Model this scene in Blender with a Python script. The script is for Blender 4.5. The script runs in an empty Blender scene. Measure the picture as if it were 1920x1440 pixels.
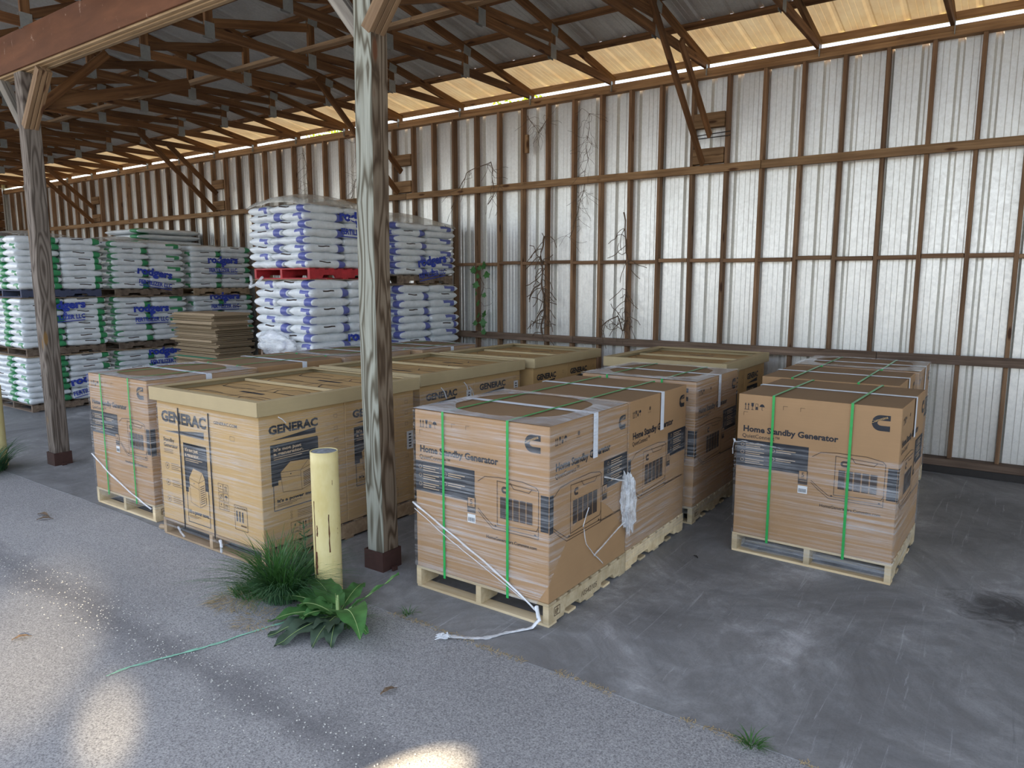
import bpy, bmesh, math, random
from mathutils import Vector, Matrix, noise
from math import radians as rd, sin, cos, pi
random.seed(7)
S = bpy.context.scene
COL = S.collection

# ------------------------------------------------------------ camera, world, sun, exposure
YAW, PIT, H, FPX = rd(-35.2), rd(8.2), 1.945, 1345.0
fw = Vector((sin(YAW)*cos(PIT), cos(YAW)*cos(PIT), -sin(PIT)))
rt = Vector((cos(YAW), -sin(YAW), 0)); up = rt.cross(fw)
cam = bpy.data.objects.new('camera', bpy.data.cameras.new('camera'))
M3 = Matrix((rt, up, -fw)).transposed()
cam.matrix_world = Matrix.Translation((0, 0, H)) @ M3.to_4x4()
cam.data.sensor_width = 36; cam.data.lens = FPX/1920*36
cam.data.clip_start = .05; cam.data.clip_end = 500
COL.objects.link(cam); S.camera = cam

S.view_settings.view_transform = 'Standard'; S.view_settings.look = 'None'
S.view_settings.gamma = 1; S.view_settings.use_curve_mapping = False
S.view_settings.exposure = 1.52

W = bpy.data.worlds.new('world'); S.world = W; W.use_nodes = True
wn = W.node_tree.nodes; bgn = wn['Background']
sky = wn.new('ShaderNodeTexSky'); sky.sky_type = 'NISHITA'; sky.sun_disc = False
sky.sun_elevation = rd(42); sky.sun_rotation = rd(-75); sky.dust_density = 2.0; sky.air_density = .8
hz = wn.new('ShaderNodeMix'); hz.data_type = 'RGBA'; hz.inputs[0].default_value = .42; hz.inputs[7].default_value = (3.2, 3.15, 3.0, 1)
W.node_tree.links.new(sky.outputs[0], hz.inputs[6]); W.node_tree.links.new(hz.outputs[2], bgn.inputs[0]); bgn.inputs[1].default_value = 0.235

sun = bpy.data.objects.new('sun', bpy.data.lights.new('sun', 'SUN')); COL.objects.link(sun)
sun.data.energy = 5.0; sun.data.angle = rd(.6); sun.data.color = (1, .86, .66)
sun.rotation_euler = Vector((-.80, .42, .95)).to_track_quat('Z', 'Y').to_euler()

def glare(name, loc, tgt, deg, watts, blend, size=.05):
    # spot lamp added behind the camera, standing in for sun glinting off unseen vehicles
    l = bpy.data.objects.new(name, bpy.data.lights.new(name, 'SPOT')); COL.objects.link(l); l.location = loc
    l.rotation_euler = (Vector(loc)-Vector(tgt)).to_track_quat('Z', 'Y').to_euler()
    l.data.spot_size = rd(deg); l.data.energy = watts; l.data.spot_blend = blend; l.data.shadow_soft_size = size; l.data.color = (1, .80, .52); return l
glare('added_glare_spot', (1.6, -1.5, 2.1), (-4.25, 1.50, 0), 7, 1500, 1.0)
glare('added_glare_spot', (1.6, -1.1, 1.9), (-3.15, 1.36, 0), 3.4, 1500, .9)
glare('added_glare_spot', (-2.4, -1.5, 1.9), (-1.82, 1.73, 0), 5.2, 2600, .10)

# ------------------------------------------------------------ node materials
def mat(name, rough=.6, metal=0, spec=.5, color=(.5, .5, .5)):
    m = bpy.data.materials.new(name); m.use_nodes = True
    b = m.node_tree.nodes['Principled BSDF']
    b.inputs['Base Color'].default_value = (*color, 1); b.inputs['Roughness'].default_value = rough
    b.inputs['Metallic'].default_value = metal; b.inputs['Specular IOR Level'].default_value = spec
    return m, m.node_tree, b
def N(t, ty, **k):
    n = t.nodes.new(ty)
    for a, v in k.items():
        if a in n.inputs.keys(): n.inputs[a].default_value = v
        else: setattr(n, a, v)
    return n
def coords(t, scale=(1, 1, 1), rnd=True, kind='Object'):
    tc = N(t, 'ShaderNodeTexCoord'); mp = N(t, 'ShaderNodeMapping'); mp.inputs['Scale'].default_value = scale
    t.links.new(tc.outputs[kind], mp.inputs[0])
    if rnd:
        oi = N(t, 'ShaderNodeObjectInfo'); mu = N(t, 'ShaderNodeVectorMath', operation='SCALE'); mu.inputs['Scale'].default_value = 1
        cx = N(t, 'ShaderNodeCombineXYZ'); mm = N(t, 'ShaderNodeMath', operation='MULTIPLY'); mm.inputs[1].default_value = 37
        t.links.new(oi.outputs['Random'], mm.inputs[0])
        for i in range(3): t.links.new(mm.outputs[0], cx.inputs[i])
        t.links.new(cx.outputs[0], mp.inputs['Location'])
    return mp.outputs[0]
def noise_n(t, vec, scale, detail=4, rough=.6, dist=0):
    n = N(t, 'ShaderNodeTexNoise'); n.inputs['Scale'].default_value = scale; n.inputs['Detail'].default_value = detail
    n.inputs['Roughness'].default_value = rough; n.inputs['Distortion'].default_value = dist
    t.links.new(vec, n.inputs['Vector']); return n.outputs['Fac']
def ramp(t, fac, stops, interp='LINEAR'):
    r = N(t, 'ShaderNodeValToRGB'); r.color_ramp.interpolation = interp
    el = r.color_ramp.elements
    while len(el) < len(stops): el.new(.5)
    for e, (p, c) in zip(el, stops): e.position = p; e.color = (*c, 1) if len(c) == 3 else c
    t.links.new(fac, r.inputs[0]); return r.outputs[0]
def mix(t, fac, a, b, mode='MIX'):
    n = N(t, 'ShaderNodeMix', data_type='RGBA', blend_type=mode)
    for s, v in ((n.inputs['Factor'], fac), (n.inputs['A'], a), (n.inputs['B'], b)):
        pass
    def put(sock, v):
        if hasattr(v, 'links'): t.links.new(v, sock)
        elif isinstance(v, (int, float)): sock.default_value = v
        else: sock.default_value = (*v, 1)
    put(n.inputs[0], fac); put(n.inputs[6], a); put(n.inputs[7], b)
    return n.outputs[2]
def bump(t, b, h, strength=.3, dist=.01):
    n = N(t, 'ShaderNodeBump'); n.inputs['Strength'].default_value = strength; n.inputs['Distance'].default_value = dist
    t.links.new(h, n.inputs['Height']); t.links.new(n.outputs[0], b.inputs['Normal'])
def g(v): return (v, v, v)

def wood(name, dark, light, knot=None, rough=.75, gs=26, along='X', contrast=1, weather=None):
    m, t, b = mat(name, rough, spec=.25)
    sc = {'X': (1, gs, gs), 'Z': (gs, gs, 1)}[along]
    v = coords(t, sc)
    n1 = noise_n(t, v, 1.1, 6, .62, .35)
    col = ramp(t, n1, [(.32, dark), (.68, light)])
    v2 = coords(t, {'X': (1.6, 5, 5), 'Z': (5, 5, 1.6)}[along])
    n2 = noise_n(t, v2, 1.3, 3)
    col = mix(t, ramp(t, n2, [(.35, g(.0)), (.75, g(.55))]), col, tuple(c*.6 for c in dark))
    if knot:
        vk = coords(t, {'X': (2.2, 8, 8), 'Z': (8, 8, 2.2)}[along])
        vo = N(t, 'ShaderNodeTexVoronoi'); vo.inputs['Scale'].default_value = 1.0; t.links.new(vk, vo.inputs['Vector'])
        col = mix(t, ramp(t, vo.outputs['Distance'], [(.10, g(1)), (.17, g(0))]), col, knot)
    oi = N(t, 'ShaderNodeObjectInfo')
    col = mix(t, 1.0, col, ramp(t, oi.outputs['Random'], [(0, (.72, .72, .72)), (1, (1.18, 1.14, 1.08))]), 'MULTIPLY')
    t.links.new(col, b.inputs['Base Color']); bump(t, b, n1, .35, .004)
    return m
M_truss = wood('brown_truss_timber', (.105, .046, .018), (.29, .145, .062), (.06, .025, .012))
M_stud = wood('brown_stud_timber', (.16, .085, .045), (.36, .22, .125), (.07, .03, .015))
M_rail = wood('rail_timber', (.19, .105, .05), (.40, .25, .13), (.08, .035, .015))
M_oldrail = wood('weathered_rail_timber', (.10, .065, .045), (.27, .19, .14), (.05, .025, .015))
M_pale = wood('pale_new_pine', (.60, .46, .27), (.80, .68, .46), None, gs=18)
M_pallet2 = wood('tan_pallet_wood', (.34, .24, .15), (.55, .42, .28), None, gs=18)
M_pallet3 = wood('brown_pallet_wood', (.14, .10, .075), (.30, .23, .17), None, gs=18)
M_lightbrace = wood('lighter_brace_timber', (.22, .13, .07), (.42, .28, .16), (.09, .04, .02))
M_greybrace = wood('grey_brace_timber', (.14, .12, .10), (.36, .33, .28), (.07, .05, .035))

def post_mat(name, dark, mid, light, knotc, seed):
    m, t, b = mat(name, .85, spec=.2)
    tc = N(t, 'ShaderNodeTexCoord'); mp = N(t, 'ShaderNodeMapping'); mp.inputs['Location'].default_value = (seed, seed*2, seed)
    t.links.new(tc.outputs['Object'], mp.inputs[0])
    # knots: stretched voronoi bends the rings around them
    mk = N(t, 'ShaderNodeMapping'); mk.inputs['Scale'].default_value = (6.5, 6.5, 1.9); t.links.new(mp.outputs[0], mk.inputs[0])
    vo = N(t, 'ShaderNodeTexVoronoi'); vo.inputs['Scale'].default_value = 1; t.links.new(mk.outputs[0], vo.inputs['Vector'])
    ms = N(t, 'ShaderNodeMapping'); ms.inputs['Scale'].default_value = (9, 9, .5); t.links.new(mp.outputs[0], ms.inputs[0])
    nz = noise_n(t, ms.outputs[0], .8, 2, .5, .2)
    a = N(t, 'ShaderNodeMath', operation='MULTIPLY'); a.inputs[1].default_value = 6.5; t.links.new(nz, a.inputs[0])
    kd = N(t, 'ShaderNodeMath', operation='MULTIPLY_ADD'); kd.inputs[1].default_value = 1.9; t.links.new(vo.outputs['Distance'], kd.inputs[0]); t.links.new(a.outputs[0], kd.inputs[2])
    w = N(t, 'ShaderNodeMath', operation='MULTIPLY'); w.inputs[1].default_value = 9.5; t.links.new(kd.outputs[0], w.inputs[0])
    sn = N(t, 'ShaderNodeMath', operation='SINE'); t.links.new(w.outputs[0], sn.inputs[0])
    half = N(t, 'ShaderNodeMath', operation='MULTIPLY_ADD'); half.inputs[1].default_value = .5; half.inputs[2].default_value = .5; t.links.new(sn.outputs[0], half.inputs[0])
    mf = N(t, 'ShaderNodeMapping'); mf.inputs['Scale'].default_value = (150, 150, 3); t.links.new(mp.outputs[0], mf.inputs[0])
    fine = noise_n(t, mf.outputs[0], 1, 3)
    col = ramp(t, half.outputs[0], [(0, dark), (.3, mid), (.85, light)])
    col = mix(t, ramp(t, fine, [(.3, g(.5)), (.7, g(0))]), col, tuple(c*.55 for c in mid))
    col = mix(t, ramp(t, vo.outputs['Distance'], [(.10, g(1)), (.16, g(0))]), col, knotc)
    t.links.new(col, b.inputs['Base Color']); bump(t, b, half.outputs[0], .5, .003)
    return m
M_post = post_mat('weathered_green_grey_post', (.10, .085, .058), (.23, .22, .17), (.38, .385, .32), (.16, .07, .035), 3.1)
M_post2 = post_mat('weathered_brown_grey_post', (.09, .07, .055), (.16, .13, .105), (.24, .20, .165), (.22, .13, .05), 8.4)

def metal_sheet(name, base, tint, rough=.42, metal=.55):
    m, t, b = mat(name, rough, metal, .5)
    v = coords(t, (1, 1, .35), False); n = noise_n(t, v, 2.2, 6, .65)
    v2 = coords(t, (1, 1, 1), False); n2 = noise_n(t, v2, 38, 3, .7)
    col = ramp(t, n, [(.3, base), (.7, tint)])
    col = mix(t, ramp(t, n2, [(.35, g(.28)), (.6, g(0))]), col, tuple(c*.72 for c in base))
    t.links.new(col, b.inputs['Base Color'])
    t.links.new(ramp(t, n2, [(.2, g(rough+.12)), (.8, g(rough-.1))]), b.inputs['Roughness'])
    return m
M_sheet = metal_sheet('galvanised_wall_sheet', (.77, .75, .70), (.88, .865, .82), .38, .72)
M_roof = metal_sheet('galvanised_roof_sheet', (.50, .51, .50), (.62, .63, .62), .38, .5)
def glow_sheet():  # translucent sheet put in so sunlight gives the eave strip its golden glow
    m = bpy.data.materials.new('golden_glow_sheet'); m.use_nodes = True; t = m.node_tree
    out = t.nodes['Material Output']; t.nodes.remove(t.nodes['Principled BSDF'])
    v = coords(t, (1, .6, 1), False); n = noise_n(t, v, 5, 4)
    c = ramp(t, n, [(.3, (.80, .58, .32)), (.7, (.93, .76, .48))])
    d = N(t, 'ShaderNodeBsdfDiffuse'); tr = N(t, 'ShaderNodeBsdfTranslucent'); mx = N(t, 'ShaderNodeMixShader'); mx.inputs[0].default_value = .07
    t.links.new(c, d.inputs[0]); t.links.new(c, tr.inputs[0]); t.links.new(d.outputs[0], mx.inputs[1]); t.links.new(tr.outputs[0], mx.inputs[2])
    t.links.new(mx.outputs[0], out.inputs[0]); return m
M_glowsheet = glow_sheet()

def simple(name, c, rough=.7, metal=0, var=.12, sc=20, spec=.4, bmp=0):
    m, t, b = mat(name, rough, metal, spec)
    v = coords(t, (1, 1, 1)); n = noise_n(t, v, sc, 4)
    t.links.new(ramp(t, n, [(.3, tuple(x*(1-var) for x in c)), (.7, tuple(min(1, x*(1+var)) for x in c))]), b.inputs['Base Color'])
    if bmp: bump(t, b, n, bmp, .004)
    return m
M_gusset = simple('zinc_gusset_plate', (.34, .35, .33), .45, .5)
M_steel = simple('brown_painted_steel', (.06, .028, .022), .55)
M_dark = simple('dark_steel', (.03, .025, .022), .6)
M_ply = wood('brown_painted_beam', (.13, .052, .024), (.19, .078, .036), None, gs=6)
def stains(m):
    t = m.node_tree; b = t.nodes['Principled BSDF']; src = b.inputs['Base Color'].links[0].from_socket
    v = coords(t, (7, 7, 2.2), False); n = noise_n(t, v, 1.4, 7, .75, .4)
    t.links.new(mix(t, ramp(t, n, [(.62, g(0)), (.68, g(.75))]), src, (.55, .42, .32)), b.inputs['Base Color'])
stains(M_ply)
M_beamwood = wood('pale_beam_edge', (.36, .24, .13), (.55, .40, .24), None)

def cardboard(name, c, scuff):
    m, t, b = mat(name, .72, spec=.3)
    v = coords(t, (1, 1, 1)); n = noise_n(t, v, 3, 5, .6)
    v2 = coords(t, (1, 1, 60)); n2 = noise_n(t, v2, 2.5, 2)
    col = ramp(t, n, [(.3, tuple(x*.92 for x in c)), (.7, tuple(x*1.05 for x in c))])
    col = mix(t, ramp(t, n2, [(.4, g(.12)), (.6, g(0))]), col, tuple(x*.8 for x in c))
    t.links.new(col, b.inputs['Base Color']); bump(t, b, n, .15, .006); return m
M_card = cardboard('brown_cardboard', (.405, .245, .122), .1)
M_cardG = cardboard('golden_cardboard', (.53, .345, .148), .1)
M_cardLid = cardboard('lid_cardboard', (.46, .36, .20), .1)
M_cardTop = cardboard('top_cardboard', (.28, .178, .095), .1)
M_sheetcard = cardboard('grey_brown_sheet_board', (.47, .35, .22), .1)
M_sheetcard2 = cardboard('dark_brown_sheet_board', (.30, .22, .13), .1)
M_sheetgreen = cardboard('green_sheet_board', (.07, .22, .13), .1)
M_ink = simple('black_ink', (.022, .024, .030), .6, var=.2)
M_inkthin = simple('thin_brown_ink', (.10, .06, .035), .7)
M_inklight = simple('light_tan_ink', (.50, .36, .22), .7)
M_white = simple('white_label', (.72, .74, .74), .5, var=.04)
M_grille = simple('grille_ink', (.05, .035, .028), .6)
M_green = simple('green_strapping', (.03, .38, .085), .35, var=.15, spec=.5)
M_black = simple('black_strapping', (.015, .016, .02), .4)
def film(name, lo, hi, op_lo, op_hi, scale, tint=(.9, .93, .96)):
    m = bpy.data.materials.new(name); m.use_nodes = True; t = m.node_tree
    b = t.nodes['Principled BSDF']; b.inputs['Base Color'].default_value = (*tint, 1); b.inputs['Roughness'].default_value = .22
    b.inputs['Specular IOR Level'].default_value = .8
    v = coords(t, scale); n = noise_n(t, v, 1.6, 6, .72, .25)
    v2 = coords(t, (2, 2, 2)); n2 = noise_n(t, v2, 1.2, 3)
    ml = N(t, 'ShaderNodeMath', operation='MULTIPLY')
    a = ramp(t, n, [(lo, g(op_lo)), (hi, g(op_hi))]); c = ramp(t, n2, [(.35, g(.35)), (.65, g(1))])
    t.links.new(a, ml.inputs[0]); t.links.new(c, ml.inputs[1]); t.links.new(ml.outputs[0], b.inputs['Alpha'])
    bump(t, b, n, .5, .006)
    return m
M_wrap = film('stretch_film', .44, .72, .02, .50, (.8, .8, 42))
M_wraptop = film('bunched_film', .33, .66, .28, .80, (2.4, 12, 12))
M_rope = film('rolled_film', .3, .6, .55, .95, (6, 6, 6))
M_cap = film('plastic_sheet_cover', .35, .7, .30, .55, (2.5, 2.5, 2.5), (.80, .78, .70))
M_tape = simple('white_banding', (.78, .82, .88), .4, var=.05)

def bagm(name, c):
    m, t, b = mat(name, .34, spec=.6)
    v = coords(t, (1, 1, 1)); n = noise_n(t, v, 9, 4, .65, .4)
    t.links.new(ramp(t, n, [(.3, tuple(x*.84 for x in c)), (.65, c)]), b.inputs['Base Color'])
    bump(t, b, n, .6, .018); return m
M_bag = bagm('white_bag_plastic', (.76, .79, .80))
M_bgreen = bagm('green_bag_print', (.05, .30, .12))
M_bblue = bagm('violet_blue_bag_print', (.13, .15, .42))
M_logo = simple('blue_logo_ink', (.03, .055, .36), .4)

def asphalt():
    m, t, b = mat('worn_asphalt', .88, spec=.3)
    v = coords(t, (1, 1, 1), False)
    n = noise_n(t, v, .55, 5, .6); f = noise_n(t, v, 115, 4, .8)
    col = ramp(t, n, [(.3, (.27, .27, .275)), (.7, (.40, .40, .40))])
    col = mix(t, ramp(t, f, [(.38, g(.8)), (.52, g(0))]), col, (.11, .11, .115)); col = mix(t, ramp(t, f, [(.56, g(0)), (.68, g(.6))]), col, (.62, .62, .60))
    # pale gravel specks where the binder has worn off in a band
    vo = N(t, 'ShaderNodeTexVoronoi'); vo.inputs['Scale'].default_value = 62; t.links.new(v, vo.inputs['Vector'])
    sp = ramp(t, vo.outputs['Distance'], [(.10, g(1)), (.18, g(0))])
    sepc = N(t, 'ShaderNodeSeparateColor'); t.links.new(vo.outputs['Color'], sepc.inputs[0])
    pick = ramp(t, sepc.outputs[0], [(.70, g(0)), (.72, g(1))], 'CONSTANT')
    # worn wheel track running parallel to the slab
    sx = N(t, 'ShaderNodeSeparateXYZ'); t.links.new(v, sx.inputs[0])
    d1 = N(t, 'ShaderNodeMath', operation='SUBTRACT'); d1.inputs[1].default_value = 1.87+14.0; t.links.new(sx.outputs[1], d1.inputs[0])
    d1.inputs[1].default_value = 1.87
    d2 = N(t, 'ShaderNodeMath', operation='ABSOLUTE'); t.links.new(d1.outputs[0], d2.inputs[0])
    d3 = N(t, 'ShaderNodeMath', operation='MULTIPLY_ADD'); d3.inputs[1].default_value = .42; t.links.new(noise_n(t, v, 2.6, 4), d3.inputs[0]); t.links.new(d2.outputs[0], d3.inputs[2])
    band = ramp(t, d3.outputs[0], [(.22, g(1)), (.38, g(.10))])
    k = mix(t, 1, mix(t, 1, sp, pick, 'MULTIPLY'), band, 'MULTIPLY')
    col = mix(t, ramp(t, band, [(.1, g(0)), (1, g(.62))]), col, (.13, .13, .138))
    col = mix(t, k, col, (.50, .50, .48))
    t.links.new(col, b.inputs['Base Color']); bump(t, b, f, .6, .004)
    return m
def concrete():
    m, t, b = mat('stained_concrete', .68, spec=.4)
    v = coords(t, (1, 1, 1), False)
    n = noise_n(t, v, .8, 9, .72, .9); n2 = noise_n(t, v, 4.5, 8, .75, 1.6); n3 = noise_n(t, v, 90, 2, .7)
    mp = N(t, 'ShaderNodeMapping'); mp.inputs['Rotation'].default_value = (0, 0, rd(32)); mp.inputs['Scale'].default_value = (22, 1.1, 1); t.links.new(v, mp.inputs[0])
    sc = noise_n(t, mp.outputs[0], 1.2, 5, .75, .8)
    mp2 = N(t, 'ShaderNodeMapping'); mp2.inputs['Rotation'].default_value = (0, 0, rd(-50)); mp2.inputs['Scale'].default_value = (30, 1.3, 1); t.links.new(v, mp2.inputs[0])
    sc2 = noise_n(t, mp2.outputs[0], .9, 4, .75, .8)
    col = ramp(t, n, [(.36, (.15, .152, .155)), (.48, (.23, .235, .24)), (.56, (.30, .305, .31)), (.66, (.46, .465, .475))])
    col = mix(t, ramp(t, n2, [(.42, g(.5)), (.62, g(0))]), col, (.15, .15, .15))
    col = mix(t, ramp(t, sc, [(.60, g(0)), (.70, g(.5))]), col, (.50, .51, .53))
    col = mix(t, ramp(t, sc2, [(.62, g(0)), (.72, g(.4))]), col, (.12, .12, .125))
    col = mix(t, ramp(t, n3, [(.3, g(.25)), (.5, g(0))]), col, (.09, .09, .09))
    # oil stain
    vm = N(t, 'ShaderNodeVectorMath', operation='DISTANCE'); vm.inputs[1].default_value = (.12, 4.98, 0)
    mw = N(t, 'ShaderNodeMapping'); t.links.new(v, mw.inputs[0]); t.links.new(mw.outputs[0], vm.inputs[0])
    ad = N(t, 'ShaderNodeMath', operation='MULTIPLY_ADD'); ad.inputs[1].default_value = .9; t.links.new(n2, ad.inputs[0]); t.links.new(vm.outputs['Value'], ad.inputs[2])
    col = mix(t, ramp(t, ad.outputs[0], [(.56, g(.85)), (.80, g(0))]), col, (.04, .04, .042))
    t.links.new(col, b.inputs['Base Color'])
    t.links.new(ramp(t, n2, [(.3, g(.5)), (.7, g(.8))]), b.inputs['Roughness']); bump(t, b, n2, .25, .006)
    return m
M_asph = asphalt(); M_conc = concrete()
M_grassland = simple('outside_grass', (.20, .21, .07), .9, var=.4, sc=3)

# ------------------------------------------------------------ mesh helpers
def link(name, me, m=None, parent=None, loc=None, rot=None):
    o = bpy.data.objects.new(name, me); COL.objects.link(o)
    if m is not None:
        for x in (m if isinstance(m, (list, tuple)) else [m]): me.materials.append(x)
    if parent: o.parent = parent
    if loc: o.location = loc
    if rot: o.rotation_euler = rot
    return o
def fin(name, bm, m=None, parent=None, loc=None, rot=None, smooth=False):
    me = bpy.data.meshes.new(name); bm.to_mesh(me); bm.free()
    if smooth:
        for p in me.polygons: p.use_smooth = True
    return link(name, me, m, parent, loc, rot)
def empty(name, loc=(0, 0, 0), rz=0):
    o = bpy.data.objects.new(name, None); COL.objects.link(o); o.location = loc; o.rotation_euler = (0, 0, rz); o.empty_display_size = .1
    return o
def tag(o, label, cat, group=None, kind=None):
    o['label'] = label
    if cat: o['category'] = cat
    if group: o['group'] = group
    if kind: o['kind'] = kind
    return o
def boxbm(x0, y0, z0, x1, y1, z1, bm=None, bev=0, mi=0):
    b2 = bmesh.new(); bmesh.ops.create_cube(b2, size=1)
    for v in b2.verts: v.co = Vector(((x0+x1)/2+v.co.x*(x1-x0), (y0+y1)/2+v.co.y*(y1-y0), (z0+z1)/2+v.co.z*(z1-z0)))
    if bev: bmesh.ops.bevel(b2, geom=b2.edges[:], offset=bev, segments=1, affect='EDGES')
    for f in b2.faces: f.material_index = mi
    if bm is None: return b2
    me = bpy.data.meshes.new('t'); b2.to_mesh(me); b2.free(); bm.from_mesh(me); bpy.data.meshes.remove(me)
    return bm
def beam(name, p0, p1, w, h, m, parent=None, upv=(0, 0, 1), bev=.003, wob=0):
    """timber from p0 to p1 (centre line); w = thickness sideways, h = depth along up"""
    p0 = Vector(p0); p1 = Vector(p1); L = (p1-p0).length; x = (p1-p0).normalized(); u = Vector(upv)
    y = u.cross(x).normalized(); z = x.cross(y)
    bm = boxbm(0, -w/2, -h/2, L, w/2, h/2, bev=bev)
    o = fin(name, bm, m)
    o.matrix_world = Matrix.Translation(p0) @ Matrix((x, y, z)).transposed().to_4x4()
    if parent:
        o.parent = parent; o.matrix_parent_inverse = Matrix.Identity(4)
        o.matrix_basis = parent.matrix_basis.inverted() @ (Matrix.Translation(p0) @ Matrix((x, y, z)).transposed().to_4x4())
    return o
def tube(pts, r, seg=6, bm=None, mi=0, closed_ends=True):
    bm = bm or bmesh.new(); rings = []
    P = [Vector(p) for p in pts]
    for i, p in enumerate(P):
        d = (P[min(i+1, len(P)-1)]-P[max(i-1, 0)]).normalized()
        a = d.cross(Vector((0, 0, 1)))
        if a.length < .05: a = d.cross(Vector((1, 0, 0)))
        a.normalize(); b = d.cross(a)
        rr = r[i] if isinstance(r, (list, tuple)) else r
        rings.append([bm.verts.new(p+a*cos(2*pi*k/seg)*rr+b*sin(2*pi*k/seg)*rr) for k in range(seg)])
    for A, B in zip(rings, rings[1:]):
        for k in range(seg):
            f = bm.faces.new((A[k], A[(k+1) % seg], B[(k+1) % seg], B[k])); f.material_index = mi
    if closed_ends:
        for A in (rings[0][::-1], rings[-1]):
            f = bm.faces.new(A); f.material_index = mi
    return bm

# ------------------------------------------------------------ ground
YF = 8.397; YS = 8.49; X0, X1 = -22.85, 13.0; SLAB = 2.87
def struct(o): o['kind'] = 'structure'; return o
bm = bmesh.new()
xs = [X0-8+i*.25 for i in range(int((8+28)/.25)+20)]
def slab_y(x): return SLAB+.018*noise.noise(Vector((x*2.1, 3, 0)))+.010*noise.noise(Vector((x*9, 1, 0)))
vs = [(bm.verts.new((x, slab_y(x), 0)), bm.verts.new((x, 8.6, 0))) for x in xs]
lo = [bm.verts.new((x, slab_y(x)-.003, -.012)) for x in xs]
for i in range(len(xs)-1):
    bm.faces.new((vs[i][0], vs[i+1][0], vs[i+1][1], vs[i][1])); bm.faces.new((lo[i], lo[i+1], vs[i+1][0], vs[i][0]))
struct(fin('floor', bm, M_conc))
bm = bmesh.new(); bmesh.ops.create_grid(bm, x_segments=2, y_segments=2, size=1)
for v in bm.verts: v.co = Vector((v.co.x*45-8, v.co.y*17-14, -.003))
struct(fin('asphalt_ground', bm, M_asph))
bm = bmesh.new(); bmesh.ops.create_grid(bm, x_segments=2, y_segments=2, size=1)
for v in bm.verts: v.co = Vector((v.co.x*60-8, 8.55+(v.co.y+1)*30, -.05))
struct(fin('grass_field', bm, M_grassland))

# ------------------------------------------------------------ back wall
def corr(length_dir, u0, u1, place, m, name, parent, pitch=.305, depth=.046, minor=True):
    """ribbed sheet: profile along u, extruded between two rows given by place(u, d, row)"""
    prof = []; u = u0
    while u < u1:
        prof += [(u, 0), (u+.020, depth), (u+.048, depth), (u+.068, 0)]
        if minor:
            for k in (.135, .19, .245):
                prof += [(u+k-.004, 0), (u+k, .0035), (u+k+.004, 0)]
        u += pitch
    bm = bmesh.new(); rows = [[bm.verts.new(place(a, d, r)) for a, d in prof] for r in (0, 1)]
    for i in range(len(prof)-1):
        bm.faces.new((rows[0][i], rows[0][i+1], rows[1][i+1], rows[1][i]))
    return fin(name, bm, m, parent)
wall = struct(empty('wall_back', (0, YF, 0)))
def W3(o):
    o.location = o.location
    return o
def wbox(name, x0, y0, z0, x1, y1, z1, m, parent=wall, along='X'):
    # timbers keep their grain along their own length
    if along == 'X': return beam(name, (x0, (y0+y1)/2, (z0+z1)/2), (x1, (y0+y1)/2, (z0+z1)/2), y1-y0, z1-z0, m, parent)
    return beam(name, ((x0+x1)/2, (y0+y1)/2, z0), ((x0+x1)/2, (y0+y1)/2, z1), x1-x0, y1-y0, m, parent, upv=(0, 1, 0))
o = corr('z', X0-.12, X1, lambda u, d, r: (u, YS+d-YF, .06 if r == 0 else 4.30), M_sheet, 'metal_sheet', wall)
wbox('sill_plate', X0, 8.335, .078, X1, 8.488, .15, M_oldrail)
wbox('sill_beam', X0, 8.345, .0, X1, 8.488, .077, M_dark)
STX = [-.071-.4067*j for j in range(-10, 56)]
rnd = random.Random(3)
for j, x in enumerate(STX):
    jx = rnd.uniform(-.012, .012); t = .038
    zt = 4.264; p0 = (x+jx, YF+.046, .15); p1 = (x+rnd.uniform(-.006, .006), YF+.046, zt)
    beam('stud', p0, p1, t, .092, M_stud, wall, upv=(0, 1, 0))
for j in range(len(STX)-1):   # blocking row between studs
    a, b = STX[j+1]+.02, STX[j]-.02; dz = rnd.uniform(-.012, .012)
    wbox('blocking', a, YF, 2.165+dz, b, YS-.003, 2.208+dz, M_stud)
for a, b in ((X0, -17.6), (-17.6, -12.8), (-12.8, -7.9), (-7.9, -2.5), (-2.5, X1)):
    wbox('girt_rail', a+.003, YF-.040, 3.188, b-.003, YF, 3.277, M_rail)
for a, b in ((X0, -14.2), (-14.2, -9.3), (-9.3, -4.9), (-4.9, -1.2), (-1.2, X1)):
    wbox('lower_girt_rail', a+.003, YF-.042, 1.112, b-.003, YF, 1.205, M_oldrail)
wbox('top_plate', X0, YF-.006, 4.264, X1, YS+.01, 4.315, M_rail)
wbox('top_plate', X0, YF-.003, 4.316, X1, YS+.01, 4.366, M_rail)
for k in range(4):   # stacked blocks where the knee braces land
    xr, xl = STX[10+7+12*k], STX[10+8+12*k]
    for z0, z1 in ((3.30, 3.385), (3.387, 3.47), (3.70, 3.785), (3.787, 3.865)):
        wbox('brace_block', xl+.02, YF-.02, z0, xr-.02, YF+.06, z1, M_rail)
# end wall on the far left
wl = struct(empty('wall_left', (X0-.05, 5.6, 0)))
o = corr('z', -3.0, 2.9, lambda u, d, r: (-.02-d, u, 0 if r == 0 else 4.9), M_sheet, 'metal_sheet', wl)
for k in range(8):
    y = 3.1+k*.74; beam('stud', (X0+.01, y, 0), (X0+.01, y, 4.8), .04, .09, M_truss, wl, upv=(1, 0, 0))
for z in (.5, 1.2, 2.2, 3.2, 4.2): beam('girt_rail', (X0+.075, 2.9, z), (X0+.075, 8.3, z), .04, .09, M_truss, wl)
for k in range(22): beam('wall_board', (X0+.11, 2.9, .1+k*.21), (X0+.11, 8.33, .1+k*.21), .02, .2, M_truss, wl)

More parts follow.
